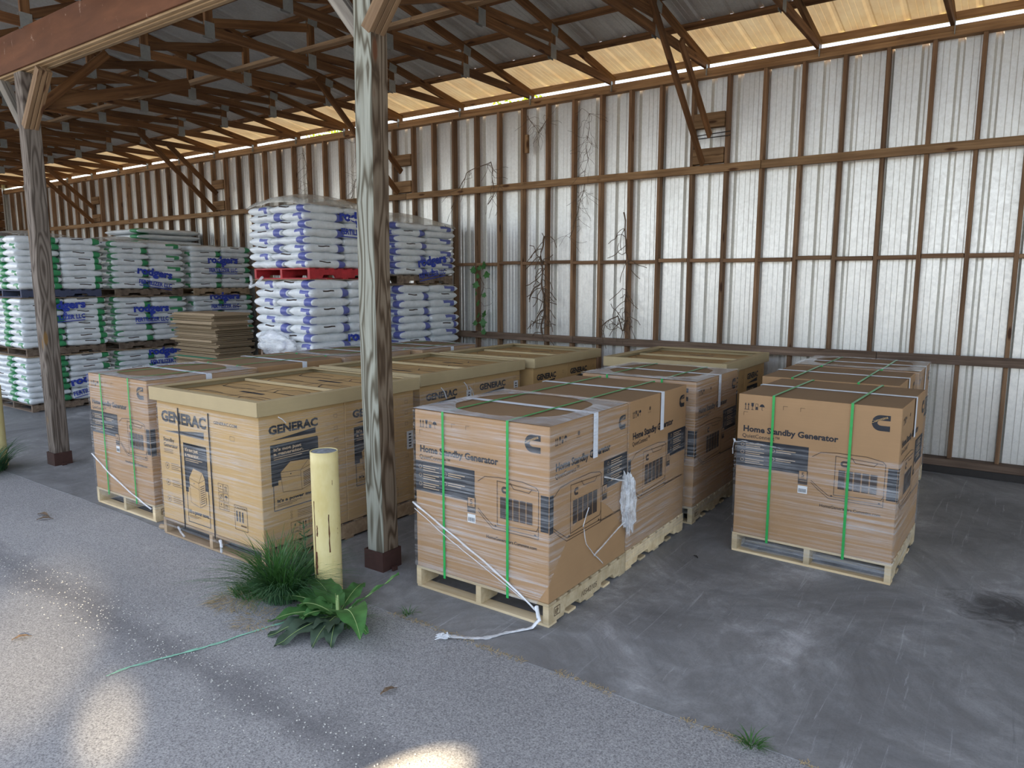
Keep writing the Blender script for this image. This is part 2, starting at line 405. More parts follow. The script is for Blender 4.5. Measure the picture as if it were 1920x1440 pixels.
# ------------------------------------------------------------ roof
def zt(y): return 4.49+(8.45-y)*.1667
YE = 1.0
roof = struct(empty('ceiling', (0, 0, 4.3)))
PUR = [7.74, 7.08, 6.44, 5.80, 5.16, 4.52, 3.88, 3.24, 2.60, 1.96, 1.32]
RX0, RX1 = X0-.3, X1+.4
def roof_part(name, y0, y1, m):
    return corr('y', RX0, RX1, lambda u, d, r: (u, y0 if r == 0 else y1, zt(y0 if r == 0 else y1)+.044+d-4.3), m, name, roof, depth=.018)
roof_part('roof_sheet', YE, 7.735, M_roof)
roof_part('eave_sheet', 7.737, 8.56, M_glowsheet)
for y in PUR:
    segs = 3
    for s in range(segs):
        a = RX0+(RX1-RX0)*s/segs; b = RX0+(RX1-RX0)*(s+1)/segs-.004
        n = Vector((0, .1667, 1)).normalized()
        beam('purlin', (a, y, zt(y)+.022), (b, y, zt(y)+.022), .088, .040, M_truss if y < 8 else M_rail, roof, upv=n)
beam('eave_purlin', (RX0, 8.512, 4.478), (RX1, 8.512, 4.478), .036, .078, M_rail, roof)

# ------------------------------------------------------------ trusses
TX = [-.755-1.22*i for i in range(-3, 18)]
def truss(x, label):
    t = empty('roof_truss', (x, 8.4, 4.37))
    tag(t, label, 'roof truss', 'roof trusses over the bays')
    r = random.Random(int(-x*100)); w = .038
    beam('bottom_chord', (x, YE+.1, 4.412), (x, 8.49, 4.412), w, .09, M_truss, t)
    beam('top_chord', (x, YE, zt(YE)-.052), (x, 8.488, zt(8.488)-.052), w, .09, M_truss, t, bev=.003)
    js = [7.02, 5.74, 4.46, 3.3, 2.1]
    for i, y in enumerate(js):
        zz = zt(y)-.10
        beam('web', (x, y, 4.457), (x, y, zz), .036, .088, M_truss, t, upv=(0, 1, 0))
        if i:
            yt = js[i-1]
            beam('web', (x, y+.05, 4.50), (x, yt-.05, zt(yt)-.17), .036, .088, M_truss, t)
        for side in (-1, 1):
            bm = boxbm(-.0012, -.055, -.075, .0012, .055, .075)
            fin('gusset_plate', bm, M_gusset, t, loc=(side*.0205, y-8.4, 4.42-4.37))
            bm = boxbm(-.0012, -.065, -.05, .0012, .065, .05)
            fin('gusset_plate', bm, M_gusset, t, loc=(side*.0205, y+.02-8.4, zt(y)-.085-4.37), rot=(-.165, 0, 0))
    bm = boxbm(-.003, -.02, -.09, .003, .02, .03); fin('hurricane_tie', bm, M_gusset, t, loc=(.024, -.02, 0))
    return t
ordn = ['first', 'second', 'third', 'fourth', 'fifth', 'sixth', 'seventh', 'eighth', 'ninth', 'tenth', 'eleventh', 'twelfth', 'thirteenth', 'fourteenth', 'fifteenth', 'sixteenth', 'seventeenth', 'eighteenth', 'nineteenth']
for i, x in enumerate(TX):
    if i < 2: continue      # behind the right edge of the frame
    n = i-2
    truss(x, 'brown timber roof truss with grey plates, the %s along the wall from the right' % ordn[n])
# runners lying on the bottom chords
for y, m, lab in ((5.56, M_lightbrace, 'long pale board lying across the truss bottom chords near mid bay'), (3.72, M_truss, 'long dark board lying across the truss bottom chords beside the front beam')):
    o = empty('runner_board', (-9, y, 4.46))
    tag(o, lab, 'board')
    for a, b in ((-22, -16.2), (-16.2, -10.3), (-10.3, -5.1), (-5.1, .8), (.8, 4.2)):
        beam('board_length', (a, y, 4.478), (b-.004, y, 4.478), .088, .038, m, o)
# knee braces from trusses to wall
KX = [(STX[10+7+12*k]+STX[10+8+12*k])/2 for k in range(4)]
for k, x in enumerate(KX):
    w = ['nearest the photo right side', 'just behind the central post', 'above the cardboard sheets', 'farthest left'][k]
    o = empty('knee_brace', (x, 8.37, 3.3)); tag(o, 'long dark diagonal timber knee brace from wall to trusses, %s' % w, 'brace', 'knee braces on the back wall')
    beam('brace_board', (x-.04, 8.33, 3.29), (x-.04, 6.80, 4.66), .036, .088, M_truss, o)
    o = empty('knee_brace', (x, 8.33, 3.7)); tag(o, 'short dark diagonal timber brace above the long one, %s' % w, 'brace', 'knee braces on the back wall')
    beam('brace_board', (x+.03, 8.34, 3.60), (x+.03, 7.40, 4.40), .036, .088, M_truss, o)

# ------------------------------------------------------------ front beam and posts
fb = empty('roof_beam', (-8, 3.3, 4.0)); tag(fb, 'long brown-stained front roof beam with pale bottom edge, over the posts', 'beam')
beam('beam_face', (X0, 3.275, 4.185), (X1, 3.275, 4.185), .022, .35, M_ply, fb)
for k, dy in enumerate((3.31, 3.352, 3.394)):
    beam('beam_ply', (X0, dy, 4.16-.004*k), (X1, dy, 4.16-.004*k), .039, .33+.008*k, M_beamwood, fb)
M_postb = post_mat('browner_post_face', (.075, .048, .028), (.15, .105, .068), (.235, .18, .125), (.14, .06, .03), 5.7)  # browner tone for all but the front face of the post
def post(x, m, lab, lit):
    y = 3.34; t = empty('timber_post', (x, y, 0)); tag(t, lab, 'post')
    bm = bmesh.new(); n = 60
    prof = [(-.075, -.068), (-.068, -.075), (.068, -.075), (.075, -.068), (.075, .068), (.068, .075), (-.068, .075), (-.075, .068)]
    rings = []
    for i in range(n+1):
        z = .12+(3.985-.12)*i/n; dx = .008*sin(z*1.3+x); dy = .005*cos(z*1.7)
        rings.append([bm.verts.new((a+dx+.002*noise.noise(Vector((a*30, z*4, x))), b+dy+.002*noise.noise(Vector((b*30, z*4, 9+x))), z)) for a, b in prof])
    for A, B in zip(rings, rings[1:]):
        for k in range(8): bm.faces.new((A[k], A[(k+1) % 8], B[(k+1) % 8], B[k]))
    bm.faces.new(rings[-1]); bm.faces.new(rings[0][::-1])
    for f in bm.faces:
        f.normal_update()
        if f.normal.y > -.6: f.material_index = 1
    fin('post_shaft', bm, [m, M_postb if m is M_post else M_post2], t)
    bm = boxbm(-.088, -.088, 0, .088, .088, .006)
    for a in ((-.088, -.088, .088, -.082), (-.088, .082, .088, .088), (-.088, -.082, -.082, .082), (.082, -.082, .088, .082)):
        boxbm(a[0], a[1], .006, a[2], a[3], .135, bm)
    boxbm(-.081, -.081, .006, .081, .081, .118, bm)
    fin('base_bracket', bm, M_steel, t)
    s = boxbm(-.008, -.02, 0, .008, .02, .03)
    fin('anchor_bolt', s, M_steel, t, loc=(.12, -.01, 0))
    for k, dy in enumerate((-.055, -.012, .032)):
        beam('post_brace', (x+.04, y+dy, 3.46), (x+.46, y+dy, 3.955), .038, .088, M_lightbrace, t)
    for k, dy in enumerate((-.04, .004)):
        beam('post_brace', (x-.04, y+dy, 3.46), (x-.46, y+dy, 3.955), .038, .088, M_greybrace, t)
    beam('post_brace', (x+.05, y+.07, 3.66), (x+.05, y+.80, 4.36), .038, .088, M_truss, t)
    beam('post_brace', (x+.01, y+.07, 3.70), (x+.01, y+1.75, 4.26), .038, .12, M_truss, t)
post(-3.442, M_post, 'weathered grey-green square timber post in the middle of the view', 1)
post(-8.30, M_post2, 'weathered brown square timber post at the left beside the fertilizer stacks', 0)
post(-13.2, M_post2, 'distant square timber post beyond the left edge', 0)
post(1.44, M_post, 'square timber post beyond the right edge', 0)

# ------------------------------------------------------------ flat printing on carton faces
_tc = {}
def text_mesh(s, off):
    if (s, off) in _tc: return _tc[(s, off)]
    c = bpy.data.curves.new('txt', 'FONT'); c.body = s; c.size = 1; c.offset = off; c.resolution_u = 2; c.fill_mode = 'FRONT'
    o = bpy.data.objects.new('txt', c); me = o.to_mesh()
    vs = [tuple(v.co) for v in me.vertices]; fs = [tuple(p.vertices) for p in me.polygons]
    o.to_mesh_clear(); bpy.data.objects.remove(o); bpy.data.curves.remove(c)
    w = max(v[0] for v in vs) if vs else 1
    _tc[(s, off)] = (vs, fs, w); return _tc[(s, off)]
class Art:
    """draws printing on one face of a carton; u to the right, v down, in metres from the face's top left"""
    def __init__(s, bm, O, U, V, mats): s.bm, s.O, s.U, s.V = bm, Vector(O), Vector(U), Vector(V); s.n = s.V.cross(s.U).normalized(); s.mats = mats; s.k = 0
    def p(s, u, v, lay): return s.O+s.U*u+s.V*v+s.n*(.0010+.0007*lay)
    def poly(s, pts, m, lay=1):
        vs = [s.bm.verts.new(s.p(u, v, lay)) for u, v in pts]
        f = s.bm.faces.new(vs); f.normal_update()
        if f.normal.dot(s.n) < 0: f.normal_flip()
        f.material_index = s.mats.index(m)
    def rect(s, a, b, c, d, m, lay=1): s.poly([(a, b), (c, b), (c, d), (a, d)], m, lay)
    def line(s, pts, w, m, lay=1):
        for (a, b), (c, d) in zip(pts, pts[1:]):
            L = math.hypot(c-a, d-b) or 1e-6; nx, ny = -(d-b)/L*w/2, (c-a)/L*w/2
            ex, ey = (c-a)/L*w*.3, (d-b)/L*w*.3
            s.poly([(a+nx-ex, b+ny-ey), (c+nx+ex, d+ny+ey), (c-nx+ex, d-ny+ey), (a-nx-ex, b-ny-ey)], m, lay)
    def frame(s, a, b, c, d, w, m, lay=1): s.line([(a, b), (c, b), (c, d), (a, d), (a, b)], w, m, lay)
    def circle(s, u, v, r, m, lay=1, n=14): s.poly([(u+r*cos(2*pi*i/n), v+r*sin(2*pi*i/n)) for i in range(n)], m, lay)
    def ring(s, u, v, r, w, m, lay=1, n=16): s.line([(u+r*cos(2*pi*i/n), v+r*sin(2*pi*i/n)) for i in range(n+1)], w, m, lay)
    def text(s, txt, u, v, m, w=None, h=None, off=0, lay=1, slant=0, rot=0, sx=1):
        vs, fs, tw = text_mesh(txt, off)
        k = h/.70 if h else w/tw
        kx = (w/tw) if w else k*sx
        ky = k
        out = []
        for a, b, _ in vs:
            a, b = a*kx+b*ky*slant, b*ky
            a, b = a*cos(rot)-b*sin(rot), a*sin(rot)+b*cos(rot)
            out.append(s.bm.verts.new(s.p(u+a, v-b, lay)))
        for f in fs:
            try: q = s.bm.faces.new([out[i] for i in f])
            except ValueError: continue
            q.normal_update()
            if q.normal.dot(s.n) < 0: q.normal_flip()
            q.material_index = s.mats.index(m)
CM = [M_card, M_cardTop, M_ink, M_inkthin, M_inklight, M_white, M_grille, M_cardG, M_cardLid]

def handling_icons(A, u, v, s, m):
    for k in (0, 1):     # two up arrows on a bar
        A.line([(u+k*s*.45+.1*s, v+s), (u+k*s*.45+.1*s, v+s*.3)], s*.09, m); A.poly([(u+k*s*.45-.04*s, v+s*.36), (u+k*s*.45+.1*s, v), (u+k*s*.45+.24*s, v+s*.36)], m)
    A.line([(u-.05*s, v+s*1.06), (u+.7*s, v+s*1.06)], s*.07, m)
    x = u+1.15*s; A.poly([(x-.2*s, v), (x+.2*s, v), (x+.16*s, v+.5*s), (x, v+.62*s), (x-.16*s, v+.5*s)], m); A.line([(x, v+.6*s), (x, v+s)], s*.07, m); A.line([(x-.15*s, v+1.04*s), (x+.15*s, v+1.04*s)], s*.08, m)
    x = u+1.8*s; A.frame(x-.18*s, v+.1*s, x+.18*s, v+s, s*.05, m); A.rect(x-.13*s, v+.55*s, x+.13*s, v+.95*s, m)
    x = u+2.6*s; A.poly([(x-.4*s, v+.5*s), (x-.25*s, v+.18*s), (x, v+.05*s), (x+.25*s, v+.18*s), (x+.4*s, v+.5*s)], m); A.line([(x, v+.5*s), (x, v+.95*s), (x+.12*s, v+.98*s)], s*.06, m)
def c_logo(A, u, v, s, m, bg, word=True):
    """open block letter C with a slanted word across it; u,v = top left, s = height"""
    n = 14; cx, cy, R = u+s*.52, v+s*.5, s*.52
    outer = [(cx+R*cos(a)*1.0, cy-R*sin(a)) for a in [pi/2+pi*i/n for i in range(n+1)]]
    inner = [(cx+s*.05+s*.24*cos(a), cy-s*.17*sin(a)) for a in [pi/2+pi*i/n for i in range(n+1)]]
    for i in range(n): A.poly([outer[i], outer[i+1], inner[i+1], inner[i]], m)
    A.poly([(cx, cy-R), (u+s*1.08, cy-R), (u+s*1.08, cy-s*.17), (cx+s*.05, cy-s*.17)], m)
    A.poly([(cx, cy+R), (u+s*1.08, cy+R), (u+s*1.08, cy+s*.17), (cx+s*.05, cy+s*.17)], m)
    if word: A.text('Cummins', u-.02*s, v+s*.56, bg, w=s*1.05, h=s*.17, off=.01, lay=2, rot=.40)
def gen_art(A, u, v, w, h, flip=False):
    """line drawing of the home generator with five dark grille bars"""
    f = (lambda a: u+w*(1-a)) if flip else (lambda a: u+w*a)
    L = lambda pts, t=.0048: A.line([(f(a), v+h*b) for a, b in pts], t, M_inkthin)
    L([(0, .15), (.12, .03), (.35, 0), (.75, .0), (.96, .06), (1, .12), (1, .82), (.97, .9)])
    L([(.33, .07), (.33, .95), (.97, .9)]); L([(.33, .07), (.97, .12)])
    L([(0, .70), (.10, .82), (.26, .99), (.36, 1.0), (1, 1.0)]); L([(0, .75), (.10, .88), (.26, 1.05), (1, 1.05), (1, .82)])
    L([(.55, .07), (.60, .17), (.85, .19), (.90, .11)])
    for k in range(5):
        a = .38+k*.108; xa, xb = sorted((f(a), f(a+.088)))
        A.rect(xa, v+h*.37, xb, v+h*.80, M_grille)
        A.line([(xb+.002, v+h*.37), (xb+.002, v+h*.80)], .002, M_inkthin)
    c_logo(A, min(f(.40), f(.47)), v+h*.16, h*.13, M_grille, M_card, False)
    for a in (.30, .95): A.circle(f(a), v+h*.985, .007, M_grille)
def title_block(A, W, o, sc):
    A.text('Home Standby Generator', o*W, .262, M_ink, w=.61*W*sc, h=.040*sc, off=.034)
    A.text('QuietConnect\u2122', o*W-.005, .307, M_ink, w=.25*W*sc, h=.028*sc, off=.0)
def badge(A, u, v):
    A.rect(u, v, u+.062, v+.098, M_grille); A.rect(u+.006, v+.006, u+.056, v+.060, M_card, 2)
    A.text('5', u+.020, v+.045, M_grille, h=.030, off=.02, lay=3); A.text('YEAR', u+.017, v+.057, M_grille, h=.007, off=.01, lay=3)
    A.text('WARRANTY', u+.010, v+.076, M_inklight, h=.006, lay=3)
def feature_lines(A, u, v, w, n, m):
    for k in range(n): A.rect(u, v+k*.014, u+w*(1-.22*(k % 2)), v+k*.014+.005, m, 2)
def cummins_front(A, W, HH):
    handling_icons(A, .045*W, .058, .046, M_ink)
    for a in (.04, .30, .41): A.line([(a*W, .15 if a < .1 else .085), (a*W, .125 if a < .1 else .06), (a*W+.028, .125 if a < .1 else .06)], .0025, M_inkthin)
    title_block(A, W, .04, 1.0)
    c_logo(A, .835*W, .055, .098, M_ink, M_cardG)
    A.rect(.002, .322, .475*W, .515, M_ink)
    for i, (a, b) in enumerate(((.03, .345), (.03, .40), (.03, .455), (.235, .365), (.235, .425))):
        A.ring(a*W+.012, b+.014, .011, .003, M_inklight, 2); feature_lines(A, a*W+.034, b+.003, .13, 3 if i < 3 else 2, M_inklight)
    gen_art(A, .50*W, .335, .43*W, .30)
    A.rect(.945*W, .39, W-.002, .60, M_ink)
    badge(A, .418*W, .485)
    A.rect(.42*W, .592, .48*W, .645, M_white, 2)
    for k in range(9): A.rect(.426*W+k*.0055, .612, .426*W+k*.0055+.003, .638, M_ink, 3)
    A.text('HomeGenerators.Cummins.com', .56*W, .715, M_ink, w=.36*W, h=.020, off=.014)
def cummins_side(A, W, HH):
    handling_icons(A, .06*W, .07, .042, M_ink); A.circle(.33*W, .085, .014, M_inkthin); A.text('RECYCLE', .30*W, .115, M_inkthin, h=.008)
    title_block(A, W, .065, 1.12)
    c_logo(A, .86*W, .07, .088, M_ink, M_card)
    A.rect(.002, .39, .045*W, .61, M_ink); A.rect(.66*W, .318, W-.002, .50, M_ink)
    gen_art(A, .05*W, .355, .58*W, .33)
    badge(A, .645*W, .47)
    for i in range(3): A.ring(.72*W, .345+.05*i, .010, .003, M_inklight, 2); feature_lines(A, .76*W, .335+.05*i, .15, 3, M_inklight)
    A.text('HomeGenerators.Cummins.com', .62*W, .70, M_ink, w=.33*W, h=.018, off=.014)

def pallet(w, d, h, m, parent, name='pallet', color2=None, top=True):
    """w along x, d along y; returns the deck object, children are stringers and bottom boards"""
    bm = bmesh.new(); nb = 8; bw = .085; tb = .016
    for k in range(nb):
        y = bw/2+(d-bw)*k/(nb-1); boxbm(0, y-bw/2, h-tb, w, y+bw/2, h, bm, .0015)
    dk = fin(name, bm, m, parent)
    for x in (.0, w/2-.019, w-.038):      # notched stringers
        bm = bmesh.new(); zb = tb; zt_ = h-tb; n1, n2 = d*.17, d*.37
        pts = [(0, zb), (n1, zb), (n1+.02, zb+.035), (n2-.02, zb+.035), (n2, zb), (d-n2, zb), (d-n2+.02, zb+.035), (d-n1-.02, zb+.035), (d-n1, zb), (d, zb), (d, zt_), (0, zt_)]
        a = [bm.verts.new((0, p, q)) for p, q in pts]; b = [bm.verts.new((.038, p, q)) for p, q in pts]
        bm.faces.new(a); bm.faces.new(b[::-1])
        for i in range(len(pts)): bm.faces.new((a[i], b[i], b[(i+1) % len(pts)], a[(i+1) % len(pts)]))
        bmesh.ops.recalc_face_normals(bm, faces=bm.faces[:])
        fin('stringer', bm, m, dk, loc=(x, 0, 0))
    for k in range(5):
        y = bw/2+.004+(d-bw-.008)*k/4
        fin('bottom_board', boxbm(0, y-bw/2, 0, w, y+bw/2, tb, bev=.0015), m, dk)
    return dk

def wrap_shell(w, d, z0, z1, parent, top=True, dip=None):
    """stretch film round the four sides with a loose lower edge; small standoff"""
    e = .006; bm = bmesh.new(); r = random.Random(5)
    per = []; nseg = 12
    for (ax, ay), (bx, by) in (((-e, -e), (w+e, -e)), ((w+e, -e), (w+e, d+e)), ((w+e, d+e), (-e, d+e)), ((-e, d+e), (-e, -e))):
        for k in range(nseg): per.append((ax+(bx-ax)*k/nseg, ay+(by-ay)*k/nseg))
    nz = 10; rows = []
    for j in range(nz+1):
        row = []
        for i, (x, y) in enumerate(per):
            zl = z0(i/len(per)) if callable(z0) else z0
            zz = zl+(z1-zl)*j/nz
            k = .003*noise.noise(Vector((x*5, y*5, zz*14)))
            cx, cy = x-w/2, y-d/2; q = 1+k/.5
            row.append(bm.verts.new((w/2+cx*q, d/2+cy*q, zz)))
        rows.append(row)
    n = len(per)
    for A, B in zip(rows, rows[1:]):
        for i in range(n): bm.faces.new((A[i], A[(i+1) % n], B[(i+1) % n], B[i]))
    return fin('stretch_wrap', bm, M_wrap, parent, smooth=True)
def wrap_top(w, d, z, parent):
    bm = bmesh.new(); n = 64; e = .008; ou, inn, mid = [], [], []
    for i in range(n):
        a = 2*pi*i/n; c, s_ = cos(a), sin(a); k = 1/max(abs(c), abs(s_))
        ou.append(bm.verts.new((w/2+c*k*(w/2+e), d/2+s_*k*(d/2+e), z+.002)))
        rr = 1/((abs(c)**2.6+abs(s_)**2.6)**(1/2.6)); jit = .02*noise.noise(Vector((c*3, s_*3, w)))
        mid.append(bm.verts.new((w/2+c*rr*w*(.43+jit), d/2+s_*rr*d*(.45+jit), z+.012+.006*noise.noise(Vector((c*9, s_*9, 4))))))
        inn.append(bm.verts.new((w/2+c*rr*w*(.40+jit), d/2+s_*rr*d*(.42+jit), z+.005)))
    for A, B in ((ou, mid), (mid, inn)):
        for i in range(n): bm.faces.new((A[i], A[(i+1) % n], B[(i+1) % n], B[i]))
    return fin('stretch_wrap_top', bm, M_wraptop, parent, smooth=True)

def strap_loop(x, w, d, z0, z1, m, parent, width=.017, name='strap'):
    """band running over the carton from front to back under the deck"""
    bm = bmesh.new(); e = .004+.0035; hw = width/2
    path = [(-e, z0), (-e, z1+e), (d*.5, z1+e), (d+e, z1+e), (d+e, z0)]
    P = [[bm.verts.new((x-hw, y, z)), bm.verts.new((x+hw, y, z)), bm.verts.new((x+hw, y+.0 if False else y, z))][:2] for y, z in path]
    for A, B in zip(P, P[1:]): bm.faces.new((A[0], A[1], B[1], B[0]))
    o = fin(name, bm, m, parent); md = o.modifiers.new('s', 'SOLIDIFY'); md.thickness = .0015; md.offset = 0
    return o
def band_x(y, w, z, drop, m, parent, width=.055):
    bm = bmesh.new(); e = .0045; hw = width/2
    path = [(-e, z-drop), (-e, z+e), (w+e, z+e), (w+e, z-drop)]
    P = [[bm.verts.new((x, y-hw, zz)), bm.verts.new((x, y+hw, zz))] for x, zz in path]
    for A, B in zip(P, P[1:]): bm.faces.new((A[0], A[1], B[1], B[0]))
    o = fin('white_band', bm, m, parent); md = o.modifiers.new('s', 'SOLIDIFY'); md.thickness = .0015; md.offset = 0
    o['label'] = 'white band'
    return o

def cummins(x0, y0, w, d, z1, label, wrap='full', rz=0, straps=True, front=True, side=True):
    t = empty('generator_carton', (x0, y0, 0), rz)
    tag(t, label, 'carton', 'strapped home standby generator cartons')
    PH = .14
    dk = pallet(w, d, PH, M_pale, t)
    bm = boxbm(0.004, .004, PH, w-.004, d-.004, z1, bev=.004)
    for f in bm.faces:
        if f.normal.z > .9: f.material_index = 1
    hh = z1-PH
    if front: cummins_front(Art(bm, (.004, .004, z1), (1, 0, 0), (0, 0, -1), CM), w-.008, hh)
    if side: cummins_side(Art(bm, (w-.004, .004, z1), (0, 1, 0), (0, 0, -1), CM), d-.008, hh)
    A = Art(bm, (.004, d-.004, z1), (1, 0, 0), (0, -1, 0), CM)
    A.line([(0.01, (d-.008)/2), (w-.02, (d-.008)/2)], .003, M_inkthin)
    # stamped mark on the pallet's side
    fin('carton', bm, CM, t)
    st = [c for c in dk.children if c.name.startswith('stringer')][-1]
    if straps:
        for u in (.24, .72): strap_loop(u*w, w, d, PH-.03, z1, M_green, t)
        band_x(d*.53, w, z1, .27, M_tape, t)
    if wrap == 'full':
        wrap_shell(w, d, PH*.6, z1, t); wrap_top(w, d, z1+.006, t)
    elif wrap == 'low':
        wrap_shell(w, d, PH*.5, z1-.34, t)
    elif wrap == 'torn':
        wrap_shell(w, d, lambda f: PH*.9 if f < .25 or f > .5 else PH+.12+.35*sin((f-.25)*4*pi), z1, t); wrap_top(w, d, z1+.006, t)
    return t

c0 = cummins(-6.56, 2.915, .965, 1.02, 1.156, 'film-wrapped generator carton at the far left front, behind the gold tray crate', 'full')
c0b = cummins(-6.66, 3.975, .99, 1.03, 1.156, 'unwrapped-top generator carton directly behind the far left wrapped one', None)
c0c = cummins(-6.67, 5.04, .99, 1.00, 1.156, 'film-wrapped generator carton third from the front in the left row', 'full')
c0d = cummins(-6.53, 6.08, .99, .99, 1.156, 'rearmost generator carton of the left row, near the back wall', 'full')
c1 = cummins(-3.03, 3.235, 1.0, .965, 1.156, 'front middle generator carton with torn film and trailing plastic, right of the central post', 'torn')
c2 = cummins(-3.03, 4.215, .995, 1.0, 1.156, 'generator carton second in the middle row, top uncovered, behind the torn-film one', 'low')
c3 = cummins(-3.05, 5.37, 1.03, 1.0, 1.156, 'rearmost film-wrapped generator carton of the middle row', 'full')
r1 = cummins(-1.58, 5.015, 1.04, 1.0, 1.156, 'front right generator carton with bright green straps, standing alone on the right', 'low', rd(-1.6))
r2 = cummins(-1.72, 6.06, 1.03, .98, 1.156, 'generator carton in the middle of the right row, behind the green-strapped one', None)
r3 = cummins(-1.72, 7.09, 1.05, .92, 1.156, 'rearmost film-wrapped generator carton of the right row, by the wall', 'full')

# handwriting and stamp on the front pallet side, loose film on the middle carton
def decal(name, parent, O, U, V, draw):
    bm = bmesh.new(); A = Art(bm, O, U, V, CM); draw(A); return fin(name, bm, CM, parent)
def stampdraw(A):
    A.frame(.06, .035, .12, .085, .004, M_inkthin); A.text('EP', .068, .075, M_inkthin, h=.026, off=.01); A.line([(.09, .035), (.09, .085)], .003, M_inkthin)
    A.text('10542105', .36, .085, M_inkthin, w=.20, h=.034, slant=.2)
decal('pallet_stamp', c1, (1.0, 0, .135), (0, 1, 0), (0, 0, -1), stampdraw)
for t_ in (c0, c3): decal('pallet_stamp', t_, (.967 if t_ is c0 else 1.032, 0, .135), (0, 1, 0), (0, 0, -1), lambda A: (A.frame(.05, .035, .13, .08, .004, M_inkthin), A.text('IPPC', .056, .07, M_inkthin, w=.066, h=.022, off=.01)))
def rope(name, pts, r, parent, m=M_rope):
    P = []
    for (a, b) in zip(pts, pts[1:]):
        for k in range(6):
            q = Vector(a).lerp(Vector(b), k/6); q += Vector([noise.noise(q*13+Vector((i*7, 0, 0)))*.004 for i in range(3)]); P.append(q)
    P.append(Vector(pts[-1]))
    rr = [r*(.7+.6*abs(noise.noise(p*21))) for p in P]
    return fin(name, tube(P, rr, 6), m, parent, smooth=True)
rope('rolled_film_edge', [(-.012, -.012, .56), (.25, -.014, .44), (.55, -.014, .30), (.80, -.014, .17), (.93, -.016, .09)], .0075, c1)
rope('rolled_film_edge', [(.0, -.010, .52), (.3, -.012, .37), (.6, -.012, .24), (.85, -.012, .13)], .0035, c1)
rope('rolled_film_edge', [(-.012, -.012, .44), (.3, -.014, .30), (.6, -.014, .20), (.93, -.014, .11)], .008, c0)
def ribbon(name, pts, w, parent, m=M_rope):
    bm = bmesh.new(); prev = None
    P = []
    for a, b in zip(pts, pts[1:]):
        for k in range(8): P.append(Vector(a).lerp(Vector(b), k/8))
    P.append(Vector(pts[-1]))
    for i, p in enumerate(P):
        d = (P[min(i+1, len(P)-1)]-P[max(i-1, 0)]).normalized(); s_ = d.cross(Vector((0, 0, 1))).normalized()
        ww = w*(.55+.7*abs(noise.noise(p*9)))
        row = [bm.verts.new(p+s_*ww*(k/3-.5)+Vector((0, 0, .012*abs(noise.noise(p*25+Vector((k*5, 0, 0))))))) for k in range(4)]
        if prev:
            for k in range(3): bm.faces.new((prev[k], prev[k+1], row[k+1], row[k]))
        prev = row
    o = fin(name, bm, m, parent, smooth=True); md = o.modifiers.new('s', 'SOLIDIFY'); md.thickness = .002
    return o
ribbon('film_tail', [(.93, -.018, .12), (.955, -.03, .05), (.93, -.06, .008), (.85, -.17, .004), (.78, -.30, .004), (.69, -.36, .004), (.63, -.40, .010), (.60, -.42, .004)], .038, c1)
bm = bmesh.new()
for k in range(16):
    p = Vector((.60+rnd.uniform(-.03, .03), -.42+rnd.uniform(-.02, .02), .012)); q = p+Vector((rnd.uniform(-.05, .03), rnd.uniform(-.05, .02), rnd.uniform(-.006, .02)))
    tube([p, (p+q)/2+Vector((0, 0, .01)), q], [.004, .006, .002], 5, bm)
fin('film_knot', bm, M_rope, c1)
# torn bulge of film at the right rear corner
bm = bmesh.new(); bmesh.ops.create_icosphere(bm, subdivisions=4, radius=1)
for v in bm.verts:
    p = v.co.copy(); n_ = noise.noise(p*3.3)*.35+noise.noise(p*8)*.22+noise.noise(p*17)*.12
    s_ = 1+n_; v.co = Vector((p.x*.035*s_+.018, p.y*.085*s_, p.z*.19*s_-.03*p.y))
fin('torn_film', bm, M_wraptop, c1, loc=(1.01, .935, .50))
rope('torn_film_strand', [(1.012, .62, .74), (1.015, .75, .70), (1.03, .88, .66), (1.04, .93, .50)], .006, c1)
rope('torn_film_strand', [(1.04, .93, .40), (1.02, .80, .36), (1.013, .62, .30), (1.012, .50, .27)], .006, c1)
rope('torn_film_strand', [(1.012, .42, .60), (1.012, .36, .50), (1.012, .40, .38), (1.012, .50, .28), (1.012, .62, .18)], .004, c1)
ribbon('loose_film_end', [(-.012, -.012, .83), (.0, -.02, .81), (.05, -.014, .82), (.22, -.012, .81), (.33, -.01, .80)], .03, r1)
ribbon('loose_film_end', [(-.006, -.02, .83), (-.014, -.024, .77), (-.012, -.022, .72)], .022, r1)
bm = bmesh.new()   # dark film stuffed between the pallet boards
for a, b in ((.06, .50), (.55, 1.0)):
    ring = []
    for k in range(13):
        x = a+(b-a)*k/12; ring.append((bm.verts.new((x, .02, .030+.01*noise.noise(Vector((x*9, 0, 0))))), bm.verts.new((x, .05, .085+.02*noise.noise(Vector((x*7, 2, 0))))), bm.verts.new((x, .3, .10))))
    for A, B in zip(ring, ring[1:]):
        for j in (0, 1): bm.faces.new((A[j], B[j], B[j+1], A[j+1]))
fin('film_under_deck', bm, film('dark_loose_film', .35, .7, .3, .7, (8, 8, 8), (.22, .24, .26)), r1)

